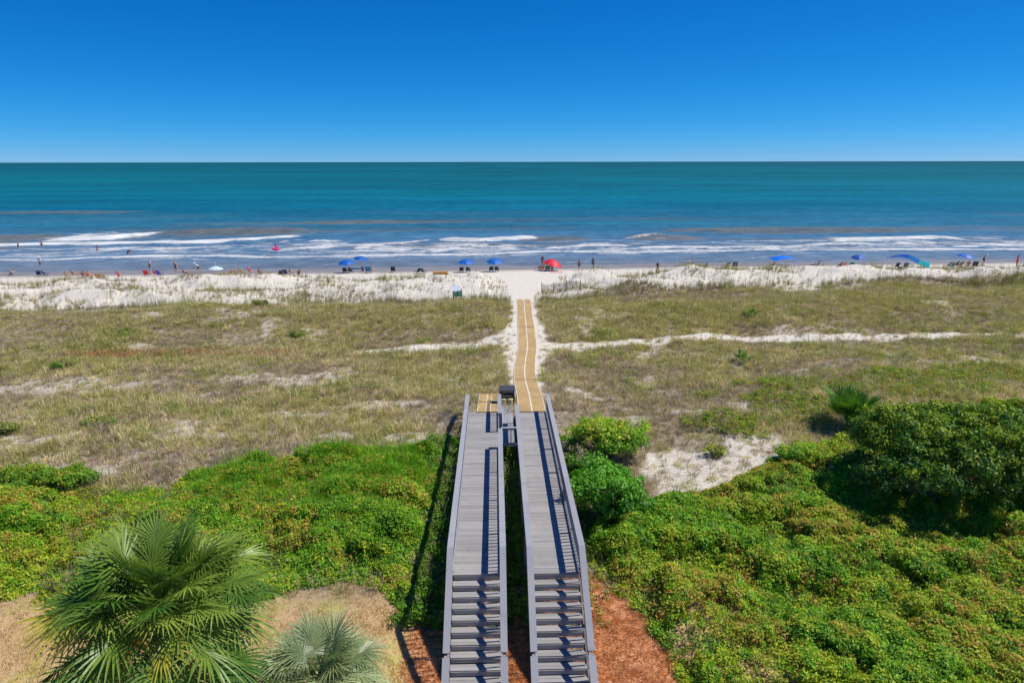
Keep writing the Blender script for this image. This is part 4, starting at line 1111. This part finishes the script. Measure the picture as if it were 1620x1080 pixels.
# pop-up canopy
p_ = ground(1238, 424); cr = empty('beach_canopy', tuple(p_), .04); tag(cr, 'wide bright blue arched canopy on four thin legs', 'canopy')
V, F = [], []; N_ = 9
for k, off in ((0, 0), (1, -.03)):
    for i in range(N_):
        for j in range(N_):
            u, v = i / (N_ - 1) * 2 - 1, j / (N_ - 1) * 2 - 1
            V.append((u * 1.72, v * 1.3, 1.32 + .5 * (1 - u * u) * (1 - .35 * v * v) - .06 * v * v + off))
for k in (0, 1):
    for i in range(N_ - 1):
        for j in range(N_ - 1):
            q = k * N_ * N_ + i * N_ + j; f_ = (q, q + N_, q + N_ + 1, q + 1); F.append(f_ if not k else f_[::-1])
me = bpy.data.meshes.new('roof'); me.from_pydata(V, [], F); me.update(); me.polygons.foreach_set('use_smooth', [True] * len(me.polygons)); link('roof', me, cr, mat=paint((20, 118, 232), .5))
for sx in (-1, 1):
    for sy in (-1, 1): MB().tube([(sx * 1.85, sy * 1.4, -.2), (sx * 1.68, sy * 1.26, 1.3)], .02, 6).build('leg', M_WHITE, cr)
# flapping sail
p_ = ground(1424, 425); sr = empty('wind_sail', tuple(p_)); tag(sr, 'flapping wind sail shading from navy to turquoise on an arched pole', 'sun shade')
arch = [(-2.0 + 4.0 * i / 12, .25, 1.95 * math.sin(math.pi * i / 12) ** .55 - .15) for i in range(13)]
MB().tube(arch, .02, 6).build('pole', M_WHITE, sr)
def sail_pt(u, v):            # u along 0..1, v across 0..1
    x = -1.9 + 6.0 * u; wv = math.sin(u * 7.0 + .4)
    z = 1.72 + .35 * math.sin(u * math.pi * 1.25) - 1.05 * max(0, u - .4) ** 1.1 + .13 * wv * u + (.18 * math.sin(v * 5 + u * 6)) * (.2 + u) * .6
    y = .2 + (v - .5) * (1.2 - .3 * u) + .15 * wv - 1.1 * u * v
    return (x, y, z - .75 * v * (.45 + .8 * u))
def sail_panel(u0, u1, col):
    V, F = [], []; A, B = 9, 7
    for off in (0, -.015):
        for i in range(A):
            for j in range(B):
                q = sail_pt(u0 + (u1 - u0) * i / (A - 1), j / (B - 1)); V.append((q[0], q[1], q[2] + off))
    for k in (0, 1):
        for i in range(A - 1):
            for j in range(B - 1):
                q = k * A * B + i * B + j; f_ = (q, q + B, q + B + 1, q + 1); F.append(f_ if not k else f_[::-1])
    me = bpy.data.meshes.new('sail_panel'); me.from_pydata(V, [], F); me.update(); me.polygons.foreach_set('use_smooth', [True] * len(me.polygons))
    link('sail_panel', me, sr, mat=paint(col, .6))
sail_panel(0, .2, (44, 56, 214)); sail_panel(.2, .48, (20, 120, 236)); sail_panel(.48, .72, (20, 146, 240)); sail_panel(.72, 1.0, (40, 226, 226))

# ---- chairs
SIDE = MB().tube([(0, .30, .0), (0, .26, .22), (0, -.22, .26), (0, -.62, .86)], .017, 6).tube([(0, -.36, .0), (0, -.05, .25)], .017, 6).tube([(0, .28, .23), (0, .22, .46), (0, -.36, .48)], .017, 6).tube([(0, .34, .01), (0, -.40, .01)], .015, 6).mesh('side_frame')
ARM = MB().box((0, -.05, .485), (.06, .46, .025)).mesh('armrest')
SEAT = MB().beam((0, .27, .23), (0, -.22, .25), .50, .025).mesh('seat'); BACK = MB().beam((0, -.23, .27), (0, -.62, .86), .50, .03, (0, 0, 1)).mesh('backrest')
def chair(label, px, py, col, rz=0.0, s=1.0, group='beach chairs facing the sea', fcol=(60, 62, 66)):
    p_ = ground(px, py); r = empty('beach_chair', tuple(p_), rz); r.scale = (s, s, s); tag(r, label, 'chair', group)
    for sx in (-1, 1):
        link('side_frame', SIDE, r, (sx * .27, 0, 0), mat=paint(fcol, .4)); link('armrest', ARM, r, (sx * .275, 0, 0), mat=paint(fcol, .5))
    link('seat', SEAT, r, mat=paint(col, .8)); link('backrest', BACK, r, mat=paint(col, .8)); return r
# ---- people
def skinned(name, J, E, root):
    keys = list(J); idx = {k: i for i, k in enumerate(keys)}
    me = bpy.data.meshes.new(name); me.from_pydata([J[k][:3] for k in keys], [(idx[a_], idx[b_]) for a_, b_ in E], []); me.update()
    o = bpy.data.objects.new(name, me); COL.objects.link(o)
    md = o.modifiers.new('skin', 'SKIN'); md.use_smooth_shade = True
    for i, k in enumerate(keys):
        sv = me.skin_vertices[0].data[i]; sv.radius = (J[k][3], J[k][3]); sv.use_root = (k == root)
    ss = o.modifiers.new('sub', 'SUBSURF'); ss.levels = 1; ss.render_levels = 1
    bpy.context.view_layer.update(); dg = bpy.context.evaluated_depsgraph_get()
    out = bpy.data.meshes.new_from_object(o.evaluated_get(dg)); out.name = name
    bpy.data.objects.remove(o); return out
ST = dict(pel=(0, 0, .93, .125), wai=(0, 0, 1.09, .11), che=(0, .0, 1.29, .135), nec=(0, .0, 1.47, .05), jaw=(0, .02, 1.54, .066), hed=(0, .0, 1.64, .09), nos=(0, .10, 1.585, .014))
for s_, k in ((-1, 'l'), (1, 'r')):
    ST.update({'sh' + k: (s_ * .17, 0, 1.41, .058), 'el' + k: (s_ * .235, -.03, 1.13, .041), 'wr' + k: (s_ * .25, .07, .90, .029), 'ha' + k: (s_ * .25, .11, .80, .032), 'th' + k: (s_ * .215, .14, .855, .012),
               'f1' + k: (s_ * .262, .145, .735, .011), 'f2' + k: (s_ * .245, .15, .73, .011),
               'hi' + k: (s_ * .09, 0, .87, .088), 'kn' + k: (s_ * .10, .02, .49, .058), 'an' + k: (s_ * .10, -.02, .09, .04), 'to' + k: (s_ * .11, .14, .035, .034)})
EDG = [('pel', 'wai'), ('wai', 'che'), ('che', 'nec'), ('nec', 'jaw'), ('jaw', 'hed'), ('jaw', 'nos')]
for k in 'lr': EDG += [('che', 'sh' + k), ('sh' + k, 'el' + k), ('el' + k, 'wr' + k), ('wr' + k, 'ha' + k), ('wr' + k, 'th' + k), ('ha' + k, 'f1' + k), ('ha' + k, 'f2' + k), ('pel', 'hi' + k), ('hi' + k, 'kn' + k), ('kn' + k, 'an' + k), ('an' + k, 'to' + k)]
def pose(ch):
    d = dict(ST)
    for k, v in ch.items(): d[k] = (*v, d[k][3])
    for k in 'lr':                                     # hand pieces follow the wrist
        o = np.array(d['wr' + k][:3]) - np.array(ST['wr' + k][:3])
        for q in ('ha', 'th', 'f1', 'f2'):
            if q + k not in ch: d[q + k] = (*(np.array(ST[q + k][:3]) + o), ST[q + k][3])
    return d
POSES = dict(
    stand=pose({'anl': (-.13, -.02, .09), 'tol': (-.17, .13, .035)}),
    walk=pose({'knl': (-.09, .17, .52), 'anl': (-.09, .22, .10), 'tol': (-.10, .38, .05), 'knr': (.09, -.03, .48), 'anr': (.09, -.30, .13), 'tor': (.10, -.16, .04), 'ell': (-.23, -.14, 1.15), 'wrl': (-.24, -.12, .92), 'elr': (.23, .08, 1.14), 'wrr': (.22, .27, 1.0)}),
    bend=pose({'wai': (0, .05, 1.07), 'che': (0, .24, 1.2), 'nec': (0, .37, 1.29), 'jaw': (0, .45, 1.33), 'hed': (0, .5, 1.40), 'nos': (0, .55, 1.33), 'shl': (-.17, .30, 1.25), 'shr': (.17, .30, 1.25), 'ell': (-.22, .42, 1.0), 'elr': (.22, .42, 1.0),
               'wrl': (-.2, .5, .8), 'wrr': (.2, .5, .8), 'knl': (-.1, .22, .53), 'anl': (-.1, .15, .1), 'tol': (-.11, .31, .04), 'knr': (.1, -.1, .49), 'anr': (.1, -.34, .12), 'tor': (.11, -.2, .04)}),
    sit=pose({'pel': (0, -.08, .36), 'wai': (0, -.18, .50), 'che': (0, -.29, .68), 'nec': (0, -.36, .85), 'jaw': (0, -.36, .92), 'hed': (0, -.38, 1.02), 'nos': (0, -.27, .97), 'shl': (-.17, -.33, .79), 'shr': (.17, -.33, .79),
              'ell': (-.27, -.16, .56), 'elr': (.27, -.16, .56), 'wrl': (-.26, .10, .53), 'wrr': (.26, .10, .53), 'hal': (-.26, .19, .51), 'har': (.26, .19, .51), 'thl': (-.22, .16, .54), 'thr': (.22, .16, .54), 'f1l': (-.27, .26, .49), 'f2l': (-.25, .26, .49), 'f1r': (.27, .26, .49), 'f2r': (.25, .26, .49),
              'hil': (-.09, -.04, .34), 'hir': (.09, -.04, .34), 'knl': (-.12, .38, .46), 'knr': (.12, .38, .46), 'anl': (-.12, .60, .09), 'anr': (.12, .60, .09), 'tol': (-.13, .76, .06), 'tor': (.13, .76, .06)}))
GEO = {}
for nm, J in POSES.items():
    body = skinned('body', J, EDG, 'pel')
    def sub(keys, grow, cut=None):
        d = {}
        for k in keys:
            v = J[k]; d[k] = (v[0], v[1], v[2], v[3] + grow)
        return d
    sk = ['pel', 'wai', 'che', 'shl', 'shr']; d = sub(sk, .016)
    for k in 'lr':
        a_, b_ = np.array(J['sh' + k][:3]), np.array(J['el' + k][:3]); m_ = a_ * .35 + b_ * .65; d['sl' + k] = (*m_, J['el' + k][3] + .022)
    shirt = skinned('shirt', d, [('pel', 'wai'), ('wai', 'che'), ('che', 'shl'), ('che', 'shr'), ('shl', 'sll'), ('shr', 'slr')], 'pel')
    d = sub(['pel', 'hil', 'hir'], .02); a_ = np.array(J['pel'][:3]); b_ = np.array(J['wai'][:3]); d['top'] = (*(a_ * .6 + b_ * .4), J['wai'][3] + .02)
    for k in 'lr':
        a_, b_ = np.array(J['hi' + k][:3]), np.array(J['kn' + k][:3]); d['le' + k] = (*(a_ * .35 + b_ * .65), .092)
    shorts = skinned('shorts', d, [('top', 'pel'), ('pel', 'hil'), ('pel', 'hir'), ('hil', 'lel'), ('hir', 'ler')], 'pel')
    d = sub(['pel', 'wai', 'che'], .012); a_ = np.array(J['pel'][:3]); d['low'] = (a_[0], a_[1], a_[2] - .06, .115); suit = skinned('swimsuit', d, [('low', 'pel'), ('pel', 'wai'), ('wai', 'che')], 'pel')
    h_ = np.array(J['hed'][:3]); j_ = np.array(J['jaw'][:3])
    hair = skinned('hair', {'a': (h_[0], h_[1] - .035, h_[2] + .03, .092), 'b': (h_[0], h_[1] - .075, h_[2] - .04, .07), 'c': (h_[0], h_[1] - .085, h_[2] - .13, .045)}, [('a', 'b'), ('b', 'c')], 'a')
    hat = MB().tube([(0, 0, 0), (0, 0, .012)], [.19, .185], 14).tube([(0, 0, .01), (0, 0, .08), (0, 0, .10)], [.105, .095, .05], 12).mesh('hat')
    GEO[nm] = dict(body=body, shirt=shirt, shorts=shorts, swimsuit=suit, hair=hair, hat=hat, head=h_)
SKIN1, SKIN2, SKIN3 = (206, 160, 130), (180, 130, 100), (120, 82, 62)
def person(label, px, py, ps, rz, skin=SKIN1, shirt=None, shorts=None, suit=None, hair=(50, 36, 28), hat=None, s=1.0, z=None, dz=0.0):
    p_ = ground(px, py) if z is None else at(px, py, z)
    r = empty('person', (p_[0], p_[1], p_[2] + dz), rz); r.scale = (s, s, s); tag(r, label, 'person', 'people on the beach and in the surf'); gg = GEO[ps]
    link('body', gg['body'], r, mat=paint(skin, .55)); link('hair', gg['hair'], r, mat=paint(hair, .7))
    for k, c_ in (('shirt', shirt), ('shorts', shorts), ('swimsuit', suit)):
        if c_: link(k, gg[k], r, mat=paint(c_, .85))
    if hat: link('hat', gg['hat'], r, tuple(gg['head'] + np.array([0, -.01, .035])), mat=paint(hat, .8))
    return r
PI = math.pi
# in the surf
person('wader in dark trunks, farthest left in the surf', 30, 396, 'stand', 2.6, shorts=(30, 34, 60), z=-.35)
person('wader in black near the left breaker foam', 67, 394, 'stand', .4, suit=(24, 24, 30), z=-.35)
person('wader in navy top and pink shorts in shallow water at left', 155, 401, 'walk', 1.2, shirt=(40, 50, 100), shorts=(214, 110, 120), z=-.4)
person('bather in black crouched low at the foam line', 203, 407, 'bend', -1.5, SKIN2, suit=(20, 20, 26), shirt=(20, 20, 26), z=-.5)
person('bather in pink standing inside a pink float', 437, 399, 'stand', 0.2, suit=(226, 60, 130), shirt=(232, 70, 140), z=-.3)
fl = at(437, 399, .0); t_ = [(0.52 * math.cos(a_ * PI / 10), .52 * math.sin(a_ * PI / 10), 0) for a_ in range(21)]
tag(MB().tube(t_, .17, 8, False).build('swim_ring', paint((236, 58, 132), .35), None, (fl[0], fl[1], .62), (.15, .1, 0), True), 'pink inflatable ring around the bather in pink', 'float')
# left beach
person('person with dark hair lying low in a white towel wrap, far left', 20, 437, 'sit', 1.2, SKIN2, shirt=(232, 228, 222), shorts=(60, 70, 60))
chair('left navy chair of the pair behind the dune at far left', 63, 437, (26, 62, 120), .3)
chair('right dark blue chair of the pair behind the dune at far left', 74, 437, (38, 78, 128), -.5)
person('person in pale hat and white shirt beyond the navy chairs', 65, 424, 'stand', .3, shirt=(228, 226, 226), shorts=(90, 100, 120), hat=(236, 232, 226))
person('sunbather seated in a tan top near the navy chairs', 106, 440, 'sit', .2, SKIN1, shirt=(196, 150, 90))
person('sunbather in an olive top seated by the dune grass at left', 118, 438, 'sit', -.4, SKIN2, shirt=(150, 128, 70))
person('seated person in black and white beside a red towel', 132, 440, 'sit', .5, SKIN1, shirt=(34, 34, 40), shorts=(230, 228, 226))
person('seated person in a red top, second of the left huddle', 139, 440, 'sit', -.3, SKIN1, shirt=(214, 84, 84), shorts=(180, 60, 60))
person('seated person in pale pink, rightmost of the left huddle', 145, 440, 'sit', -.6, SKIN1, shirt=(226, 170, 160), shorts=(200, 120, 110))
chair('tan low chair in the dune grass at left', 157, 442, (206, 160, 100), .2)
chair('orange tan low chair, right one of the two by the grass', 167, 442, (212, 170, 116), -.2)
person('seated person with black hair in a red swimsuit, alone at left', 189, 440, 'sit', .1, SKIN1, suit=(220, 60, 70), shirt=(224, 92, 92), hair=(20, 18, 18))
person('standing person in a white shirt behind the red chair', 238, 428, 'stand', 3.0, SKIN1, shirt=(238, 238, 240), shorts=(46, 48, 62), hair=(40, 30, 24))
chair('bright red chair below the person in the white shirt', 233, 437, (226, 44, 56), .1, 1.1)
person('person in pink seated right of the red chair', 246, 437, 'sit', .2, SKIN1, shirt=(228, 60, 110), hair=(60, 24, 26))
chair('purple blue chair right of the seated person in pink', 254, 437, (84, 64, 196), -.2, 1.05)
person('standing woman in a black swimsuit on the left beach', 279, 433, 'stand', 3.4, SKIN1, suit=(22, 22, 28), hair=(52, 34, 26), s=1.1)
person('person in a white cap and black shorts leaning forward on the left beach', 315, 432, 'bend', 1.9, SKIN1, shirt=(200, 206, 214), shorts=(28, 30, 36), hat=(240, 238, 234), s=1.05)
person('person in dark clothes seated between the two standing swimmers', 294, 436, 'sit', -.9, SKIN2, shirt=(60, 66, 84), shorts=(40, 44, 50))
chair('red chair with a dark headrest right of the white umbrella', 371, 438, (222, 70, 66), 0.1, 1.1)
person('person in a tan hat seated right of the red chair', 383, 437, 'sit', .3, SKIN1, shirt=(214, 150, 90), hat=(210, 180, 130))
person('person in hot pink seated behind the dune crest', 396, 434, 'sit', 0., SKIN1, shirt=(236, 66, 126), hair=(226, 70, 120), s=1.15)
person('person with brown hair seated right of the one in hot pink', 411, 436, 'sit', .2, SKIN2, shirt=(150, 90, 80))
chair('black chair, leftmost of the navy chair group', 445, 437, (24, 30, 48), .3)
chair('navy chair in the middle of the navy chair group', 454, 436, (32, 54, 130), -.2, 1.1)
person('person in a pale striped top in the navy chair group', 462, 436, 'sit', -.3, SKIN1, shirt=(196, 176, 190), shorts=(120, 80, 90))
person('person seated alone right of the navy chairs', 473, 437, 'sit', .5, SKIN2, shirt=(84, 72, 72), shorts=(70, 60, 60))
# middle beach
DKG = (70, 76, 78)
chair('left lounge chair under the front umbrella of the left pair', 546, 432, DKG, .05)
chair('right lounge chair under the front umbrella of the left pair', 555, 432, DKG, -.05)
person('person in a blue shirt seated below the darker umbrella', 574, 431, 'sit', .1, SKIN2, shirt=(28, 64, 168), shorts=(30, 40, 80))
chair('big teal chair below the darker umbrella', 583, 432, (26, 124, 176), .0, 1.25)
person('person seated at the right of the big teal chair', 589, 431, 'sit', -.2, SKIN1, shirt=(190, 190, 196), hair=(24, 20, 20))
chair('lone black chair between the umbrella pairs', 622, 431, (34, 44, 52), .1, 1.1)
chair('left dark teal chair of the pair left of the wooden box', 660, 433, (40, 84, 98), .7)
chair('right teal chair of the pair left of the wooden box', 671, 433, (36, 96, 112), -.6)
chair('left grey chair under the umbrella right of the wooden box', 730, 431, DKG, .1)
chair('right grey chair under the umbrella right of the wooden box', 741, 431, DKG, -.1)
chair('left grey chair under the umbrella nearest the beach gap', 777, 430, DKG, .1)
chair('right grey chair under the umbrella nearest the beach gap', 786, 430, DKG, -.1)
bx = ground(697, 437); wb = empty('wooden_box', tuple(bx)); tag(wb, 'orange brown wooden storage box on the beach', 'box')
M_BOX = mat_wood('orange_wood', srgb(186, 126, 56), .2); 
for i in range(4): MB().box((0, 0, 0), (1.9, .05, .135)).build('plank', M_BOX, wb, (0, -.45, .08 + .14 * i)); MB().box((0, 0, 0), (1.9, .05, .135)).build('plank', M_BOX, wb, (0, .45, .08 + .14 * i))
for sx in (-1, 1): MB().box((0, 0, 0), (.05, .84, .55)).build('end_panel', paint((222, 180, 140), .8), wb, (sx * .98, 0, .28))
for i in range(6): MB().box((0, 0, 0), (2.0, .155, .03)).build('lid_board', M_BOX, wb, (0, -.40 + .16 * i, .58))
person('person standing behind the red shade', 858, 421, 'stand', .2, SKIN2, shirt=(40, 48, 66), shorts=(200, 60, 60))
chair('black and white striped chair left of the red shade', 851, 428, (206, 206, 210), .6, 1.1)
person('person in red seated beside the striped chair', 858, 429, 'sit', .6, SKIN1, shirt=(222, 72, 92), shorts=(190, 40, 52))
chair('green chair under the red shade', 866, 429, (46, 96, 82), .0, 1.1)
person('person in dark red seated under the red shade', 873, 429, 'sit', -.2, SKIN1, shirt=(170, 46, 54), shorts=(70, 60, 60))
tw = ground(880, 431); tag(MB().add([(x_, y_, .02 + .01 * ((i * 7) % 3)) for i, (x_, y_) in enumerate([(a_, b_) for b_ in (-.4, 0, .4) for a_ in (-.9, -.3, .3, .9)])], [(j * 4 + i, j * 4 + i + 1, j * 4 + i + 5, j * 4 + i + 4) for j in range(2) for i in range(3)]).build('beach_towel', paint((206, 120, 112), .9), None, tuple(tw)), 'pinkish red towel spread below the red shade', 'towel')
person('person in a dark swimsuit walking just right of the red shade', 916, 428, 'walk', 2.4, SKIN2, suit=(36, 30, 36), shorts=(36, 34, 40), hair=(30, 24, 22))
person('person in patterned shorts walking, rightmost of the two strollers', 938, 426, 'walk', -.8, SKIN3, suit=(60, 56, 60), shorts=(72, 70, 84), hair=(28, 24, 22), s=1.05)
# right beach
person('person with dark hair behind the dune crest, alone right of centre', 1040, 432, 'stand', .2, SKIN2, shirt=(60, 52, 50), shorts=(190, 160, 100), s=.9)
person('person in slate blue seated alone, left of the black chairs', 1116, 426, 'sit', .2, SKIN2, shirt=(64, 92, 120), shorts=(50, 70, 90))
chair('left black chair of the pair left of the bright canopy', 1148, 425, (30, 32, 44), .3, 1.15)
person('person with bare back seated by the left black chair', 1152, 426, 'sit', .0, SKIN1, shorts=(60, 60, 80))
chair('right dark teal chair of the pair left of the bright canopy', 1162, 424, (26, 48, 62), -.2, 1.2)
person('person in olive seated at the left leg of the bright canopy', 1221, 425, 'sit', .4, SKIN2, shirt=(70, 80, 70), shorts=(50, 60, 60))
for lab, px in (('left low black table under the bright canopy', 1235), ('right low black table under the bright canopy', 1245)):
    q = ground(px, 424); tr_ = empty('low_table', tuple(q)); tag(tr_, lab, 'table', 'low tables under the canopy')
    MB().box((0, 0, .42), (.62, .5, .03)).build('table_top', paint((36, 38, 40), .5), tr_)
    for sx in (-1, 1):
        for sy in (-1, 1): MB().tube([(sx * .27, sy * .2, -.03), (sx * .25, sy * .18, .405)], .014, 6).build('leg', paint((60, 60, 62), .4), tr_)
chair('green chair right of the bright canopy', 1283, 424, (22, 92, 76), .9)
person('person in a red cap lying back right of the green chair', 1291, 424, 'sit', .8, SKIN1, shirt=(38, 80, 70), hat=(196, 60, 64))
person('person in grey seated left of the red one below the small umbrella', 1329, 424, 'sit', .1, SKIN2, shirt=(76, 90, 98), shorts=(60, 70, 80))
person('person in red seated below the small umbrella', 1336, 425, 'sit', -.2, SKIN1, shirt=(206, 62, 66), shorts=(190, 50, 56))
chair('teal chair below the small two-tone umbrella', 1346, 424, (34, 122, 130), -.3, 1.1)
chair('left navy chair under the wind sail', 1416, 425, (40, 42, 110), .1, 1.1)
chair('right navy chair under the wind sail', 1430, 425, (36, 40, 100), -.1, 1.1)
cq = ground(1423, 426); ck = empty('cooler', tuple(cq)); tag(ck, 'small dark cooler between the two navy chairs', 'cooler')
MB().box((0, 0, .17), (.46, .32, .32)).build('body', paint((44, 50, 56), .4), ck); MB().box((0, 0, .36), (.49, .35, .05)).build('lid', paint((70, 74, 80), .4), ck)
MB().tube([(-.22, 0, .36), (-.22, 0, .46), (.22, 0, .46), (.22, 0, .36)], .012, 6).build('handle', paint((120, 120, 120), .4), ck)
chair('grey green chair at the left of the crowded right group', 1497, 424, (84, 110, 112), .4, 1.1)
chair('teal chair second from left in the crowded right group', 1504, 424, (44, 118, 132), .1)
person('person in black seated under the right umbrella', 1512, 423, 'sit', .3, SKIN2, shirt=(34, 36, 40), shorts=(40, 44, 44))
person('person in dark green seated in the middle of the crowded right group', 1519, 424, 'sit', -.1, SKIN2, shirt=(48, 66, 58), shorts=(40, 44, 44))
person('person in a rust top seated under the right umbrella', 1530, 424, 'sit', -.3, SKIN1, shirt=(188, 92, 80), shorts=(200, 180, 170))
chair('black chair at the right of the crowded right group', 1540, 424, (40, 48, 52), -.3, 1.15)
person('person in a dark suit striding and bent forward near the right edge', 1555, 420, 'bend', -1.2, SKIN1, suit=(34, 40, 66), shorts=(30, 34, 56), hat=(226, 220, 214), s=1.1)
person('person in a pink dress standing at the right edge', 1608, 423, 'stand', .4, SKIN2, shirt=(222, 100, 130), shorts=(222, 110, 136), suit=(222, 100, 130), hair=(40, 28, 24), s=1.1)
chair('black green chair cut off by the right edge', 1617, 424, (34, 52, 50), .2, 1.2)

# ---- sign board near the beach gap
sp = ground(724, 477); sg = empty('sign_board', tuple(sp), .45); tag(sg, 'sign with pale upper panel and green lower panel by the dune', 'sign')
M_GREEN = paint((26, 140, 104), .5); M_PALE = paint((186, 196, 204), .35)
for sx in (-.46, .46): MB().box((0, 0, 0), (.08, .08, 1.5)).build('post', paint((58, 72, 74), .7), sg, (sx, .05, .42))
MB().box((0, 0, 0), (1.04, .04, .58)).build('lower_panel', M_GREEN, sg, (0, -.02, .82))
MB().box((0, 0, 0), (1.06, .85, .035)).build('upper_panel', M_PALE, sg, (0, .33, 1.36), (.52, 0, 0))
for x_, w_ in ((-.26, .26), (.2, .3)): MB().box((0, 0, 0), (w_, .006, .05)).build('lettering', paint((206, 222, 214), .6), sg, (x_, -.044, .97))
MB().box((0, 0, 0), (.04, .6, .5)).build('side_panel', paint((34, 58, 70), .6), sg, (.5, .3, 1.06))
# ---- sand fences
M_SLAT = mat_wood('fence_slat', srgb(128, 120, 110), .2, 'Y')
slat = MB().box((0, 0, 0), (.042, .012, 1.15)).mesh('slat', M_SLAT)
def sand_fence(label, A, B, sag=.5):
    A, B = np.array(A), np.array(B); r = empty('sand_fence', tuple(A)); tag(r, label, 'fence', 'sand fences on the foredune')
    L_ = np.linalg.norm(B - A); n_ = int(L_ / .13)
    def pt(t_):
        q = A + (B - A) * t_; y = q[1] + sag * math.sin(t_ * PI); return np.array([q[0], y, hz(q[0], y)])
    for i in range(n_):
        q = pt(i / n_) - A; link('slat', slat, r, (q[0], q[1], q[2] + .42 + random.gauss(0, .03)), (random.gauss(0, .06), random.gauss(0, .06), 0))
    for h_ in (.3, .78):
        MB().tube([tuple(pt(i / 12) - A + np.array([0, -.01, h_])) for i in range(13)], .007, 4).build('wire', M_STEEL, r)
    for t_ in (0, .33, .66, 1):
        q = pt(t_) - A; MB().tube([(q[0], q[1] + .05, q[2] - .3), (q[0], q[1] + .05, q[2] + 1.2)], .045, 8).build('post', M_UNDER, r)
sand_fence('weathered slat sand fence right of the sandy beach gap', ground(857, 463), ground(918, 459))
